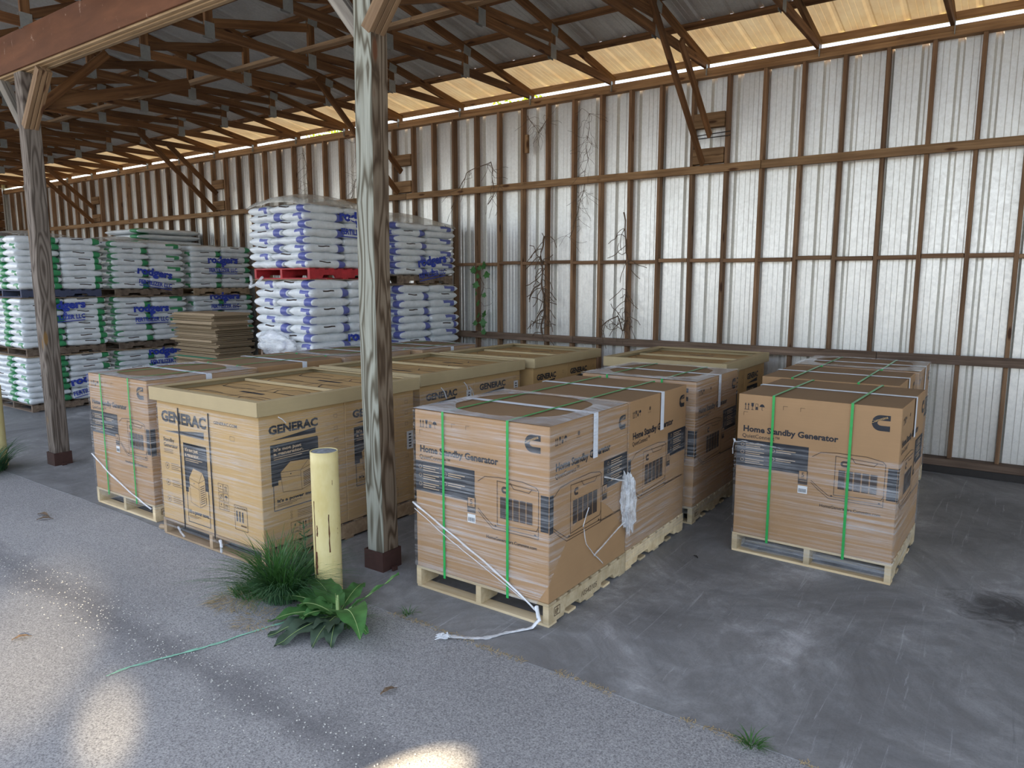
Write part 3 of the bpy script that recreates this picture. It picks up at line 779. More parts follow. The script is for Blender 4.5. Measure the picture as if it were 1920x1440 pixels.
# ------------------------------------------------------------ golden tray-topped crates
def swoosh(A, u, v, w, h, m): A.poly([(u, v+h*.75), (u+w, v), (u+w, v+h), (u+w*.55, v+h*.60), (u, v+h)][0:2]+[(u+w, v+h*.9)], m)
def house_gen(A, u, v, w, h):
    """three-quarter drawing of the generator, louvres on its right flank"""
    A.poly([(u, v+h*.28), (u+w*.30, v+h*.0), (u+w*.86, v+.06*h), (u+w, v+h*.22), (u+w, v+h*.86), (u+w*.62, v+h), (u+w*.05, v+h*.92)], M_cardG, 2)
    L = lambda pts, t=.003: A.line([(u+a*w, v+b*h) for a, b in pts], t, M_inkthin, 3)
    L([(0, .28), (.30, 0), (.86, .06), (1, .22), (1, .86), (.62, 1), (.05, .92), (0, .28)]); L([(0, .28), (.60, .36), (.86, .06)]); L([(.60, .36), (1, .22)]); L([(.60, .36), (.62, 1)]); L([(.02, .45), (.60, .53)])
    for k in range(9): L([(.68, .46+k*.055), (.94, .38+k*.055)], .006)
    A.circle(u+w*.3, v+h*.40, .005, M_grille, 3)
def panel_move(A, u, v, w, h, k=1):
    A.rect(u, v, u+w, v+h*.62, M_ink); A.frame(u+.012, v+.01, u+w, v+h, .006, M_ink)
    A.rect(u+w*.13, v+h*.55, u+w-.003, v+h*.63, M_cardG, 1.5)
    A.text("It's not just", u+w*.06, v+h*.10, M_inklight, w=w*.58, h=h*.042, off=.04, lay=2)
    A.text("a generator.", u+w*.06, v+h*.165, M_inklight, w=w*.62, h=h*.046, off=.04, lay=2)
    feature_lines(A, u+w*.06, v+h*.19, w*.75, 2, M_inklight)
    house_gen(A, u+w*.18, v+h*.30, w*.70, h*.48)
    A.text("It's a power move.", u+w*.09, v+h*.885, M_ink, w=w*.88, h=h*.046, off=.04, lay=2)
    for j in range(3): A.rect(u+w*.09, v+h*.91+j*.009, u+w*(.6-.1*j), v+h*.91+j*.009+.003, M_inkthin)
def icon_boxes(A, u, v, s, cols, n):
    for k in range(n):
        a = u+(k % cols)*s*1.12; b = v+(k//cols)*s*1.2
        A.frame(a, b, a+s, b+s*1.05, .0028, M_inkthin)
        j = k % 4
        if j == 0: A.text('4', a+s*.36, b+s*.5, M_ink, h=s*.3, off=.01); A.line([(a+.15*s, b+.7*s), (a+.85*s, b+.7*s)], .003, M_inkthin)
        elif j == 1:
            for q in (.33, .62): A.line([(a+q*s, b+.8*s), (a+q*s, b+.3*s)], s*.07, M_ink); A.poly([(a+(q-.1)*s, b+.4*s), (a+q*s, b+.18*s), (a+(q+.1)*s, b+.4*s)], M_ink)
            A.line([(a+.2*s, b+.88*s), (a+.8*s, b+.88*s)], s*.05, M_ink)
        elif j == 2: A.line([(a+.15*s, b+.9*s), (a+.85*s, b+.12*s)], .003, M_ink); A.ring(a+.5*s, b+.5*s, s*.25, .003, M_ink)
        else: A.poly([(a+.15*s, b+.5*s), (a+.3*s, b+.28*s), (a+.5*s, b+.2*s), (a+.7*s, b+.28*s), (a+.85*s, b+.5*s)], M_ink); A.line([(a+.5*s, b+.5*s), (a+.5*s, b+.85*s)], .004, M_ink)
def generac_front(A, W):
    A.text('GENERAC', .045*W, .155, M_ink, w=.47*W, h=.078, off=.045); swoosh(A, .065*W, .185, .42*W, .06, M_ink)
    A.text('GENERAC.COM', .59*W, .105, M_ink, w=.22*W, h=.022, off=.012)
    A.text('Standby', .05*W, .31, M_ink, w=.12*W, h=.030, off=.012); A.text('Generator', .05*W, .352, M_ink, w=.155*W, h=.030, off=.012)
    for k in range(3): A.rect(.05*W, .37+.012*k, .15*W, .374+.012*k, M_inkthin)
    for k in range(3):
        A.ring(.075*W, .50+.13*k, .024, .003, M_inkthin); A.circle(.075*W, .50+.13*k, .008, M_inkthin)
        for j in range(4): A.rect(.12*W, .475+.13*k+.014*j, (.20+.02*(j % 2))*W, .479+.13*k+.014*j, M_inkthin)
    panel_move(A, .265*W, .29, .235*W, .60)
    icon_boxes(A, .60*W, .53, .055, 2, 6)
    A.frame(.745*W, .655, .86*W, .83, .004, M_inkthin); A.text('CAUTION', .752*W, .678, M_ink, w=.10*W, h=.014, off=.012)
    for k in range(3): A.rect(.76*W+k*.033, .695, .76*W+k*.033+.015, .77, M_ink)
    A.rect(.80*W, .79, .85*W, .80, M_inkthin)
    A.frame(.74*W, .17, .78*W, .20, .002, M_inkthin)
def generac_side(A, W, label=None):
    A.text('GENERAC', .10*W, .125, M_ink, w=.56*W, h=.056, off=.045); swoosh(A, .12*W, .135, .51*W, .045, M_ink)
    panel_move(A, .11*W, .20, .54*W, .46)
    for j in range(5): A.rect(.38*W, .70+j*.012, (.72-.05*(j % 3))*W, .703+j*.012, M_inkthin)
    for j in range(3): A.ring(.31*W, .70+.022*j, .007, .002, M_inkthin)
    icon_boxes(A, .30*W, .775, .072, 4, 4)
    for j in range(6): A.frame(.86*W, .07+.09*j, .90*W, .095+.09*j, .0022, M_inkthin)
    if label:
        a, b = label; A.rect(a*W, b, a*W+.075, b+.15, M_white, 2)
        for k in range(5): A.rect(a*W+.022, b+.02+.025*k, a*W+.052, b+.033+.025*k, M_ink, 3)
def generac(x0, y0, w, d, z1, label, labels=(None, None), openl=True, droop=.0):
    t = empty('tray_top_crate', (x0, y0, 0)); tag(t, label, 'crate', 'golden tray-topped generator crates')
    PH = .13; pallet(w-.06, d-.06, PH, M_pallet2, t).location = (.03, .03, 0)
    cz0 = .085
    # one sleeve shape with a slight lean inwards at the foot, split in two cartons
    for k in (0, 1):
        ya, yb = .035+(d-.07)*k/2, .035+(d-.07)*(k+1)/2-.003
        bm = boxbm(.04, ya, PH+.001, w-.04, yb, z1-.045, bev=.004)
        for f in bm.faces: f.material_index = 7
        zt_ = z1-.02
        if k == 0: generac_front(Art(bm, (.04, ya, z1-.10), (1, 0, 0), (0, 0, -1), CM), w-.08)
        generac_side(Art(bm, (w-.04, ya, z1-.11), (0, 1, 0), (0, 0, -1), CM), yb-ya, labels[k])
        # flaps' drawing on top
        A = Art(bm, (.04, yb, z1-.045), (1, 0, 0), (0, -1, 0), CM); ww, dd = w-.08, yb-ya
        for q in (.33, .66): A.line([(.08, dd*q), (ww-.08, dd*(q+.02))], .007, M_ink)
        A.line([(ww*.5, .06), (ww*.5, dd-.05)], .007, M_ink)
        for cx, cy in ((.22, .26), (.72, .24), (.25, .74), (.75, .72)):
            A.line([(ww*(cx+.17*cos(a)), dd*(cy+.13*sin(a))) for a in [pi/3*i+.2 for i in range(6)]], .008, M_ink)
            for j in range(4): A.line([(ww*(cx-.09), dd*(cy-.05+.03*j)), (ww*(cx+.09), dd*(cy-.05+.03*j))], .0015, M_inkthin)
        A.rect(ww*.40, dd*.45, ww*.62, dd*.50, M_ink)
        for q in (.33, .66): A.rect(ww*q-.02, dd-.03, ww*q+.02, dd-.012, M_grille)
        fin('carton', bm, CM, t)
    # lid: a shallow open tray rim, double walled
    bm = bmesh.new(); r = random.Random(int(y0*100)); th = .012; zl = z1-.10
    for x_0, y_0, x_1, y_1 in ((0, 0, w, th), (0, d-th, w, d), (0, th, th, d-th), (w-th, th, w, d-th)):
        boxbm(x_0, y_0, zl, x_1, y_1, z1, bm, .003)
    # inner folded ledge
    for x_0, y_0, x_1, y_1 in ((th, th, w-th, .075), (th, d-.075, w-th, d-th), (th, .075, .075, d-.075), (w-.075, .075, w-th, d-.075)):
        boxbm(x_0, y_0, z1-.012, x_1, y_1, z1-.004, bm, .001)
    for v in bm.verts:
        v.co.z += .008*noise.noise(Vector((v.co.x*2.2, v.co.y*2.2, y0)))+droop*(v.co.x/w-.5)
    fin('tray_lid', bm, [M_cardLid], t)
    bm = boxbm(.09, d/2-.012, z1-.040, w-.09, d/2+.012, z1-.018, bev=.002); fin('divider_flap', bm, M_cardLid, t)
    return t
g1 = generac(-5.335, 2.795, 1.33, 1.56, 1.156, 'large golden crate with tray lid at front left, behind the yellow bollard', (None, (.88, .33)))
g2 = generac(-5.385, 4.46, 1.29, 1.58, 1.15, 'golden tray-topped crate behind the front one, beside the central post', ((.84, .10), (.85, .10)))
g3 = generac(-5.30, 6.10, 1.28, 1.43, 1.15, 'golden tray-topped crate third from the front, against the lower wall rail')
g4 = generac(-3.56, 6.72, 1.32, 1.42, 1.156, 'golden tray-topped crate near the wall, behind the middle row of cartons')
for u in (.235, .545):
    bm = bmesh.new(); x = .04+u*(1.25); P = [bm.verts.new(p) for p in ((x-.006, .028, .10), (x+.006, .028, .10), (x+.006, .028, 1.02), (x-.006, .028, 1.02))]; bm.faces.new(P)
    o = fin('strap', bm, M_black, g1); md = o.modifiers.new('s', 'SOLIDIFY'); md.thickness = .002
o = wrap_shell(1.25, 1.49, .07, 1.03, g1); o.location = (.04, .035, 0)
o = wrap_shell(1.21, 1.51, .30, 1.0, g2); o.location = (.04, .035, 0)
for yy, zz in ((.30, .97), (.62, .98), (.70, .93)): rope('film_strand', [(1.262, yy, zz+.04), (1.266, yy+.04, zz), (1.264, yy+.07, zz-.07)], .007, g2)
# film scraps hanging from the front crate's pallet
rope('film_scrap', [(.25, .02, .10), (.30, .01, .07), (.36, .0, .05)], .010, g1); rope('film_scrap', [(.80, .02, .11), (.84, .0, .07), (.83, .005, .03)], .012, g1)
rope('film_strand', [(1.335, .16, 1.04), (1.34, .19, 1.02), (1.335, .22, .99)], .004, g1)

# ------------------------------------------------------------ fertilizer bags
def bag_mesh(name, L, Wd, T, seed, pr):
    """pillow: L along x, Wd along y; print patches near the four corners"""
    nx, ny = 30, 16; bm = bmesh.new(); top, bot = [], []; n0 = Vector((seed*3.7, seed*1.3, 0))
    def prof(u, v, s):
        a = max(0, 1-abs(u)**8)**.42; b = max(0, 1-abs(v)**6)**.42
        return a*b
    for s, store in ((1, top), (-1, bot)):
        for i in range(nx+1):
            row = []
            u = -cos(pi*i/nx); u = math.copysign(abs(u)**.8, u)
            for j in range(ny+1):
                v = -cos(pi*j/ny); v = math.copysign(abs(v)**.8, v)
                h = prof(u, v, s)*T/2
                w = noise.noise(Vector((u*2.6, v*1.8, s*2))+n0)*.012+noise.noise(Vector((u*8, v*5, s*5))+n0)*.004
                edge = 1-(abs(u)**6)*.035*(1+noise.noise(Vector((v*3, seed, s))))
                px = u*L/2*edge; py = v*Wd/2*(1-.05*abs(u)**8)+.006*noise.noise(Vector((u*3, seed, 1)))*(abs(v) > .6)
                if s == -1 and (i in (0, nx) or j in (0, ny)): row.append(top[i][j]); continue
                row.append(bm.verts.new((px, py, s*h+w*(1 if h > .005 else .4))))
            store.append(row)
    def pm(i, j, s):
        u, v = i/nx, j/ny
        if j < 5 or j >= ny-5:
            if .66 < u < .84 and j < 6: return 1
            if .20 < u < .31 and j >= ny-5 and seed == 2: return 1
        if i < 4 and .22 < v < .46: return 1
        if j < 2 or j >= ny-2:
            if .38 < u < .52 and j in (1, ny-2) and s == 1 and seed != 1: return 2
        return 0
    for i in range(nx):
        for j in range(ny):
            f = bm.faces.new((top[i][j], top[i+1][j], top[i+1][j+1], top[i][j+1])); f.material_index = pm(i, j, 1)
            try:
                f = bm.faces.new((bot[i][j], bot[i][j+1], bot[i+1][j+1], bot[i+1][j])); f.material_index = pm(i, j, -1) if (j < 6 or j >= ny-4) else 0
            except ValueError: pass
    me = bpy.data.meshes.new(name); bm.to_mesh(me); bm.free()
    for p in me.polygons: p.use_smooth = True
    for m in (M_bag, pr, M_grille): me.materials.append(m)
    return me
BAGS = {}
def bag(x, y, z, L, Wd, T, rz, pr, seed):
    key = (round(L, 2), round(Wd, 2), round(T, 3), pr.name, seed % 3)
    if key not in BAGS: BAGS[key] = bag_mesh('bag', L, Wd, T, seed % 3+1, pr)
    o = bpy.data.objects.new('fertilizer_bag', BAGS[key]); COL.objects.link(o)
    o.location = (x, y, z); o.rotation_euler = (0, 0, rz)
    return o
def top_pallet(name, x0, y0, w, d, z, h, m, label, group='pallets under the fertilizer bags'):
    t = empty(name, (x0, y0, z)); tag(t, label, 'pallet', group)
    dk = pallet(w, d, h, m, t, 'deck'); return t
def board(x0, y0, w, d, z, label, m=M_sheetcard):
    o = fin('slip_sheet', boxbm(0, 0, 0, w, d, .005), m, None, loc=(x0, y0, z)); tag(o, label, 'board', 'flat sheets between bag tiers'); return o
bagrnd = random.Random(11)
def tier(x0, x1, y0, y1, z0, z1, n, pr, stackname, tiername, mode='full', grp=''):
    """layers of bags; faces seen: +x side and -y side"""
    T = (z1-z0)/n; out = []; w = x1-x0; d = y1-y0
    for k in range(n):
        z = z0+T*(k+.5); j = lambda a=.020: bagrnd.uniform(-a, a)
        row = ordn[k]; base = 'white fertilizer bag, %s up in the %s load of the %s' % (row, tiername, stackname)
        sd = bagrnd.randrange(99)
        if mode == 'one':
            b = bag((x0+x1)/2, (y0+y1)/2, z, w, d, T*1.0, 0, pr, sd); tag(b, base, 'bag', grp); out.append(b); continue
        if (k % 2 == 0) or mode == 'long':
            for q, nm in ((0, 'near half'), (1, 'far half')):
                b = bag(x1-.215+j(), y0+d*(.25+.5*q), z, d/2+.015, .44, T*1.13, pi/2+j(.03)+pi*((k+q) % 2), pr, sd+q); tag(b, base+', '+nm, 'bag', grp); out.append(b)
            if mode != 'side':
                b = bag((x0+x1-.44)/2, y0+.22+j(), z, w-.43, .44, T*1.13, j(.02), pr, sd+2); tag(b, base+', front left', 'bag', grp); out.append(b)
        else:
            for q, nm in ((0, 'near half'), (1, 'far half')):
                b = bag(x1-.33+j(), y0+d*(.25+.5*q), z, .68, d/2+.02, T*1.13, j(.02)+pi*q, pr, sd+q); tag(b, base+', '+nm, 'bag', grp); out.append(b)
            if mode != 'side':
                b = bag((x0+x1-.66)/2, y0+.26+j(), z, .54, w-.64, T*1.13, pi/2+j(.02), pr, sd+2); tag(b, base+', front left', 'bag', grp); out.append(b)
    return out
def logo(b, pos, w, pr_lines, tilt, n=(1, 0, 0), bul=.012):
    """blue lettering running over the bag sides; a child of one bag"""
    bm = bmesh.new(); n = Vector(n); u = Vector((0, 1, 0)) if abs(n.x) > .5 else Vector((1, 0, 0))
    A = Art(bm, (0, 0, 0), u, (0, 0, -1), [M_logo])
    A.n = n
    y = 0
    A.text('rodgers', 0, 0, M_logo, w=w, h=w*.19, off=.05, rot=tilt)
    A.text('&', w*.45, w*.13, M_logo, h=w*.10, off=.03, rot=tilt)
    A.text('FERTILIZER LLC', w*.03, w*.27, M_logo, w=w*.94, h=w*.11, off=.035, rot=tilt)
    A.line([(w*.05, w*.32), (w*.95, w*.32-w*.95*tilt)], w*.02, M_logo)
    for v in bm.verts:
        v.co += n*(bul*noise.noise(Vector((v.co.y*6, v.co.x*6, v.co.z*22))))
    o = fin('printed_logo', bm, [M_logo]); o.parent = b
    Rm = Matrix.Rotation(b.rotation_euler.z, 4, 'Z')
    o.matrix_basis = (Matrix.Translation(b.location) @ Rm).inverted() @ Matrix.Translation(pos)
    o['label'] = 'blue printed lettering'
    return o
XL = -11.85
GG = 'green-printed fertilizer bags'; BG = 'blue-printed fertilizer bags'
cols = [(4.43, 5.63, 'nearest green stack'), (5.77, 6.99, 'middle green stack'), (7.12, 8.31, 'farthest green stack')]
tn = ['bottom', 'middle', 'top']
nl = [7, 8, 8]
for ci, (ya, yb, nm) in enumerate(cols):
    for ti, (z0, z1) in enumerate(((0, .826), (.832, 1.690), (1.697, 2.59-.02*ci))):
        pm_ = [M_pallet3, M_pallet3, simple('dark_blue_pallet', (.06, .07, .12)) if ci == 0 else M_pallet2 if ci == 2 else M_pallet3][ti]
        top_pallet('wooden_pallet', XL-1.36, ya+.04, 1.34, yb-ya-.08, z0, .115, pm_, 'pallet under the %s load of bags in the %s' % (tn[ti], nm))
        if ti < 2: board(XL-1.38, ya, 1.42, yb-ya, z1, 'thin flat board on top of the %s load in the %s' % (tn[ti], nm), M_pallet2)
        hidden = ci == 2 and ti == 0
        bs = tier(XL-1.36, XL, ya, yb, z0+.118, z1-.002, 5 if hidden else 8, M_bgreen, nm, tn[ti], 'one' if hidden else ('long' if ci != 1 else 'full'), GG)
        if ti == 2:   # a full top layer
            b = bag(XL-.9, (ya+yb)/2+.2, z1-.05, .8, .75, .11, 0, M_bgreen, 5); tag(b, 'white fertilizer bag lying flat at the back of the top of the %s' % nm, 'bag', GG)
        if not hidden:
            lg = {(0, 1): (4.72, 1.57, .05), (0, 0): (5.02, .40, .18), (1, 2): (6.15, 2.13, -.16), (1, 1): (6.05, 1.50, 0), (1, 0): (6.25, .78, 0), (2, 2): (7.42, 2.32, 0), (2, 1): (7.42, 1.68, 0)}.get((ci, ti))
            if lg:
                bb = min(bs, key=lambda b: (b.location-Vector((XL-.2, lg[0]+.25, lg[1]-.08))).length)
                logo(bb, Vector((XL+.022, lg[0], lg[1]-.06)), .60, 0, lg[2])
# a taller stack behind
nm = 'tall rear green stack'
for ti, (z0, z1) in enumerate(((0, .95), (.955, 1.95), (1.955, 2.92))):
    top_pallet('wooden_pallet', XL-2.75, 7.05, 1.3, 1.2, z0, .115, M_pallet3, 'pallet under the %s load of the %s' % (tn[ti], nm))
    tier(XL-2.80, XL-1.50, 7.0, 8.3, z0+.118, z1-.004, 8 if ti == 2 else 4, M_bgreen, nm, tn[ti], 'one', GG)
# blue stacks
XB = -6.815
def red(): return simple('red_pallet_paint', (.42, .03, .035), .5, var=.3, sc=9)
for nm, ya, yb, tiers in (('front blue stack', 5.52, 6.72, ((0, .975), (.98, 1.955), (1.962, 2.83))), ('rear blue stack', 7.0, 8.22, ((0, .93), (.935, 1.885), (1.892, 2.72)))):
    fr = nm.startswith('front')
    for ti, (z0, z1) in enumerate(tiers):
        pm_ = red() if (fr and ti == 2) else M_pallet3
        ph = .13 if ti == 2 else .12
        lab = 'bright red pallet' if (fr and ti == 2) else 'brown pallet'
        dx = .0 if ti != 1 else .05
        top_pallet('wooden_pallet', XB-1.06+dx, ya+.05, 1.05, yb-ya-.10, z0, ph, pm_, '%s under the %s load of bags in the %s' % (lab, tn[ti], nm))
        if ti < 2: board(XB-1.09, ya-.01, 1.1, yb-ya, z1, 'thin flat board on top of the %s load in the %s' % (tn[ti], nm))
        bs = tier(XB-1.07+dx, XB+dx, ya, yb, z0+ph+.003, z1-.002, 5 if ti == 0 else 8, M_bblue, nm, tn[ti], 'one' if ti == 0 else ('full' if fr else 'side'), BG)
        lg = {(1, 2): (6.02, 2.72, -.03), (1, 1): (6.05, 1.26, -.02), (0, 2): (7.4, 2.18, .14)}.get((int(fr), ti))
        if lg:
            bb = min(bs, key=lambda b: (b.location-Vector((XB-.2, lg[0]+.25, lg[1]-.08))).length)
            logo(bb, Vector((XB+dx+.022, lg[0], lg[1]-.05)), .60, 0, lg[2])
    # dusty plastic cover bulging over the top
    bm = bmesh.new(); n = 26; x0, x1 = XB-1.09, XB+.02; zt1 = tiers[2][1]
    grid = []
    for i in range(n+1):
        row = []
        for j in range(n+1):
            u, v = i/n*2-1, j/n*2-1; r_ = max(abs(u), abs(v)); hgt = .16*max(0, cos(u*1.35))*max(0, cos((v+.15)*1.3))
            zz = zt1+.012+hgt+.012*noise.noise(Vector((u*4, v*4, ya)))-(.05 if r_ > .93 else 0)
            row.append(bm.verts.new(((x0+x1)/2+u*(x1-x0)/2*1.01, (ya+yb)/2+v*(yb-ya)/2*1.01, zz)))
        grid.append(row)
    for i in range(n):
        for j in range(n): bm.faces.new((grid[i][j], grid[i+1][j], grid[i+1][j+1], grid[i][j+1]))
    o = fin('plastic_cover', bm, M_cap, smooth=True); md = o.modifiers.new('s', 'SOLIDIFY'); md.thickness = .001
    tag(o, 'dusty clear plastic cover bulging over the top of the %s' % nm, 'plastic cover')
for ci, (ya, yb, nm) in enumerate(cols):
    bm = bmesh.new(); n = 18; grid = []
    for i in range(n+1):
        row = []
        for j in range(n+1):
            u, v = i/n*2-1, j/n*2-1
            zz = 2.60-.02*ci+(.10 if ci < 2 else .03)*max(0, cos(u*1.5))*max(0, cos((v+.3)*1.4))+.014*noise.noise(Vector((u*4, v*4, ya)))
            row.append(bm.verts.new((XL-.68+u*.64, (ya+yb)/2+v*(yb-ya)/2*.96, zz)))
        grid.append(row)
    for i in range(n):
        for j in range(n): bm.faces.new((grid[i][j], grid[i+1][j], grid[i+1][j+1], grid[i][j+1]))
    o = fin('plastic_cover', bm, M_cap, smooth=True); md = o.modifiers.new('s', 'SOLIDIFY'); md.thickness = .001
    tag(o, 'clear plastic cover sagging over the top of the %s' % nm, 'plastic cover')
# loose film billowing at the foot of the front blue stack
bm = bmesh.new(); bmesh.ops.create_icosphere(bm, subdivisions=4, radius=1)
for v in bm.verts:
    p = v.co.copy(); s_ = 1+noise.noise(p*2.5)*.3+noise.noise(p*7)*.12
    v.co = Vector((p.x*.34*s_, p.y*.05*s_, p.z*.16*s_))
o = fin('loose_film', bm, M_wraptop, loc=(-7.35, 5.45, 1.18), smooth=True); tag(o, 'crumpled clear film bulging at the foot of the front blue bag stack', 'plastic film')
# strip of film hanging from the red pallet
o = rope('hanging_film', [(-7.86, 5.50, 2.0), (-7.80, 5.47, 1.93), (-7.83, 5.46, 1.86), (-7.72, 5.47, 1.90), (-7.60, 5.49, 1.99)], .02, None, M_wraptop); tag(o, 'ragged clear film hanging from the red pallet', 'plastic film')
# ------------------------------------------------------------ pile of flattened cartons
pr = random.Random(21); z = 0.0; NS = 46
hs = [pr.uniform(.022, .05) for _ in range(NS)]; kf = 1.452/sum(hs)
for k in range(NS):
    h = hs[k]*kf; dx, dy = pr.uniform(-.09, .07), pr.uniform(-.06, .04)
    if k > 24: dx -= (k-24)*.006
    m = M_sheetgreen if k in (25,) else (M_sheetcard2 if k % 3 else M_sheetcard)
    bm = bmesh.new(); n = 8; x0, x1, y0, y1 = -10.85+dx, -9.74+dx*.6, 6.2+dy, 6.82+dy
    boxbm(x0, y0, z+.002, x1+pr.uniform(-.06, .03), y1, z+h*.55, bm, .001); boxbm(x0+.02+pr.uniform(0, .04), y0+.01, z+h*.55+.001, x1-pr.uniform(0, .05), y1, z+h-.002, bm, .001)
    o = fin('flattened_carton', bm, m)
    tag(o, 'flattened brown cardboard carton in the pile before the bag stacks, %s from the top' % (ordn[NS-1-k] if NS-1-k < 19 else 'piece %d' % (NS-k)), 'cardboard', 'flattened cartons in the pile')
    z += h

# ------------------------------------------------------------ bollards
BX, BY = -3.40, 2.83
def bollard(x, y, h, label):
    m, t, b = mat('chipped_yellow_paint', .5)
    v = coords(t, (1, 1, .35)); n = noise_n(t, v, 24, 5, .7); v2 = coords(t, (1, 1, .5)); n2 = noise_n(t, v2, 6, 4, .7)
    c = ramp(t, n2, [(.3, (.62, .50, .20)), (.7, (.74, .64, .33))]); c = mix(t, ramp(t, n, [(.68, g(0)), (.71, g(1))]), c, (.26, .13, .05))
    t.links.new(c, b.inputs['Base Color'])
    o = empty('bollard', (x, y, 0)); tag(o, label, 'bollard')
    bm = bmesh.new(); seg = 40; R_ = .084; rings = []
    for i in range(13):
        zz = h*i/12; rings.append([bm.verts.new((R_*cos(2*pi*k/seg), R_*sin(2*pi*k/seg), zz)) for k in range(seg)])
    rings.append([bm.verts.new((R_*.93*cos(2*pi*k/seg), R_*.93*sin(2*pi*k/seg), h)) for k in range(seg)])
    rings.append([bm.verts.new((R_*.93*cos(2*pi*k/seg), R_*.93*sin(2*pi*k/seg), h-.02)) for k in range(seg)])
    for A, B in zip(rings, rings[1:]):
        for k in range(seg): bm.faces.new((A[k], A[(k+1) % seg], B[(k+1) % seg], B[k]))
    for f in bm.faces: f.smooth = True
    p = fin('pipe', bm, m, o)
    bm = bmesh.new()
    c = bm.verts.new((0, 0, h+.004)); rg = [bm.verts.new((R_*.925*cos(2*pi*k/seg), R_*.925*sin(2*pi*k/seg), h-.004)) for k in range(seg)]
    for k in range(seg): bm.faces.new((c, rg[k], rg[(k+1) % seg]))
    q = fin('concrete_fill', bm, simple('bollard_concrete', (.22, .24, .26), .9, var=.4, sc=60), o)
    return o
b1 = bollard(BX, BY, .92, 'chipped pale yellow pipe bollard in front of the central post')
b2 = bollard(-8.72, 2.92, .86, 'chipped pale yellow bollard cut by the left edge of the picture')
# rust scars on the front bollard
def scar(o, pts, R_=.0855):
    bm = bmesh.new(); vs = [bm.verts.new((R_*cos(a), R_*sin(a), z)) for a, z in pts]; bm.faces.new(vs); fin('rust_scar', bm, simple('rust', (.10, .035, .015), .9, var=.5, sc=50), o)
a0 = math.atan2(-BY, -BX)
for da, z0, z1, w in ((.15, .30, .54, .14), (-1.0, .10, .62, .12), (-.9, .15, .30, .25), (.1, .04, .12, .22), (-.75, .40, .47, .16), (.5, .72, .75, .05)):
    a = a0+da; n = 8; L_ = [(a-w*(.3+.7*random.random())*.5, z0+(z1-z0)*i/n) for i in range(n+1)]; R2 = [(a+w*(.3+.7*random.random())*.5, z0+(z1-z0)*i/n) for i in range(n, -1, -1)]
    scar(b1, L_+R2)

# ------------------------------------------------------------ plants
def leafm(name, c, tr=.35, rough=.5):
    m = bpy.data.materials.new(name); m.use_nodes = True; t = m.node_tree; b = t.nodes['Principled BSDF']; out = t.nodes['Material Output']
    v = coords(t, (1, 1, 1)); n = noise_n(t, v, 14, 3)
    col = ramp(t, n, [(.3, tuple(x*.65 for x in c)), (.7, tuple(x*1.25 for x in c))]); t.links.new(col, b.inputs['Base Color']); b.inputs['Roughness'].default_value = rough
    tl = N(t, 'ShaderNodeBsdfTranslucent'); t.links.new(col, tl.inputs[0]); mx = N(t, 'ShaderNodeMixShader'); mx.inputs[0].default_value = tr
    t.links.new(b.outputs[0], mx.inputs[1]); t.links.new(tl.outputs[0], mx.inputs[2]); t.links.new(mx.outputs[0], out.inputs[0]); return m
M_grass = leafm('grass_green', (.07, .19, .045)); M_grass2 = leafm('bluish_grass', (.07, .17, .075)); M_dock = leafm('dock_leaf_green', (.075, .21, .055), .3)
M_dockold = leafm('old_dock_leaf', (.06, .10, .065), .15); M_vein = simple('pale_green_rib', (.30, .42, .16)); M_straw = simple('dry_straw', (.38, .29, .15), .9, var=.3)
M_tree = leafm('sunlit_tree_leaf', (.30, .42, .03), .5); M_bark = simple('bark', (.10, .07, .045), .9); M_vine = simple('dry_vine', (.13, .085, .055), .9)
def blades(name, cx, cy, n, r, hmin, hmax, m, parent=None, lean=.6, w=.0035, seed=1, z=0, dirn=None):
    R_ = random.Random(seed); bm = bmesh.new()
    for _ in range(n):
        a = R_.uniform(0, 2*pi); q = r*R_.random()**.6; x, y = cx+q*cos(a), cy+q*sin(a)
        la = a+R_.uniform(-.7, .7) if dirn is None else dirn+R_.uniform(-.9, .9)
        h = R_.uniform(hmin, hmax); ln = h*lean*R_.uniform(.4, 1.3); d = Vector((cos(la), sin(la), 0)); s_ = Vector((-sin(la), cos(la), 0)); prev = None
        for k in range(6):
            t_ = k/5; p = Vector((x, y, z))+d*ln*t_**1.7+Vector((0, 0, h*(t_-.38*lean*t_**2.6))); ww = w*(1-t_**2)+.0004
            p.z = max(p.z, .004)
            row = (bm.verts.new(p-s_*ww), bm.verts.new(p+s_*ww))
            if prev: bm.faces.new((prev[0], prev[1], row[1], row[0]))
            prev = row
    return fin(name, bm, m, parent)
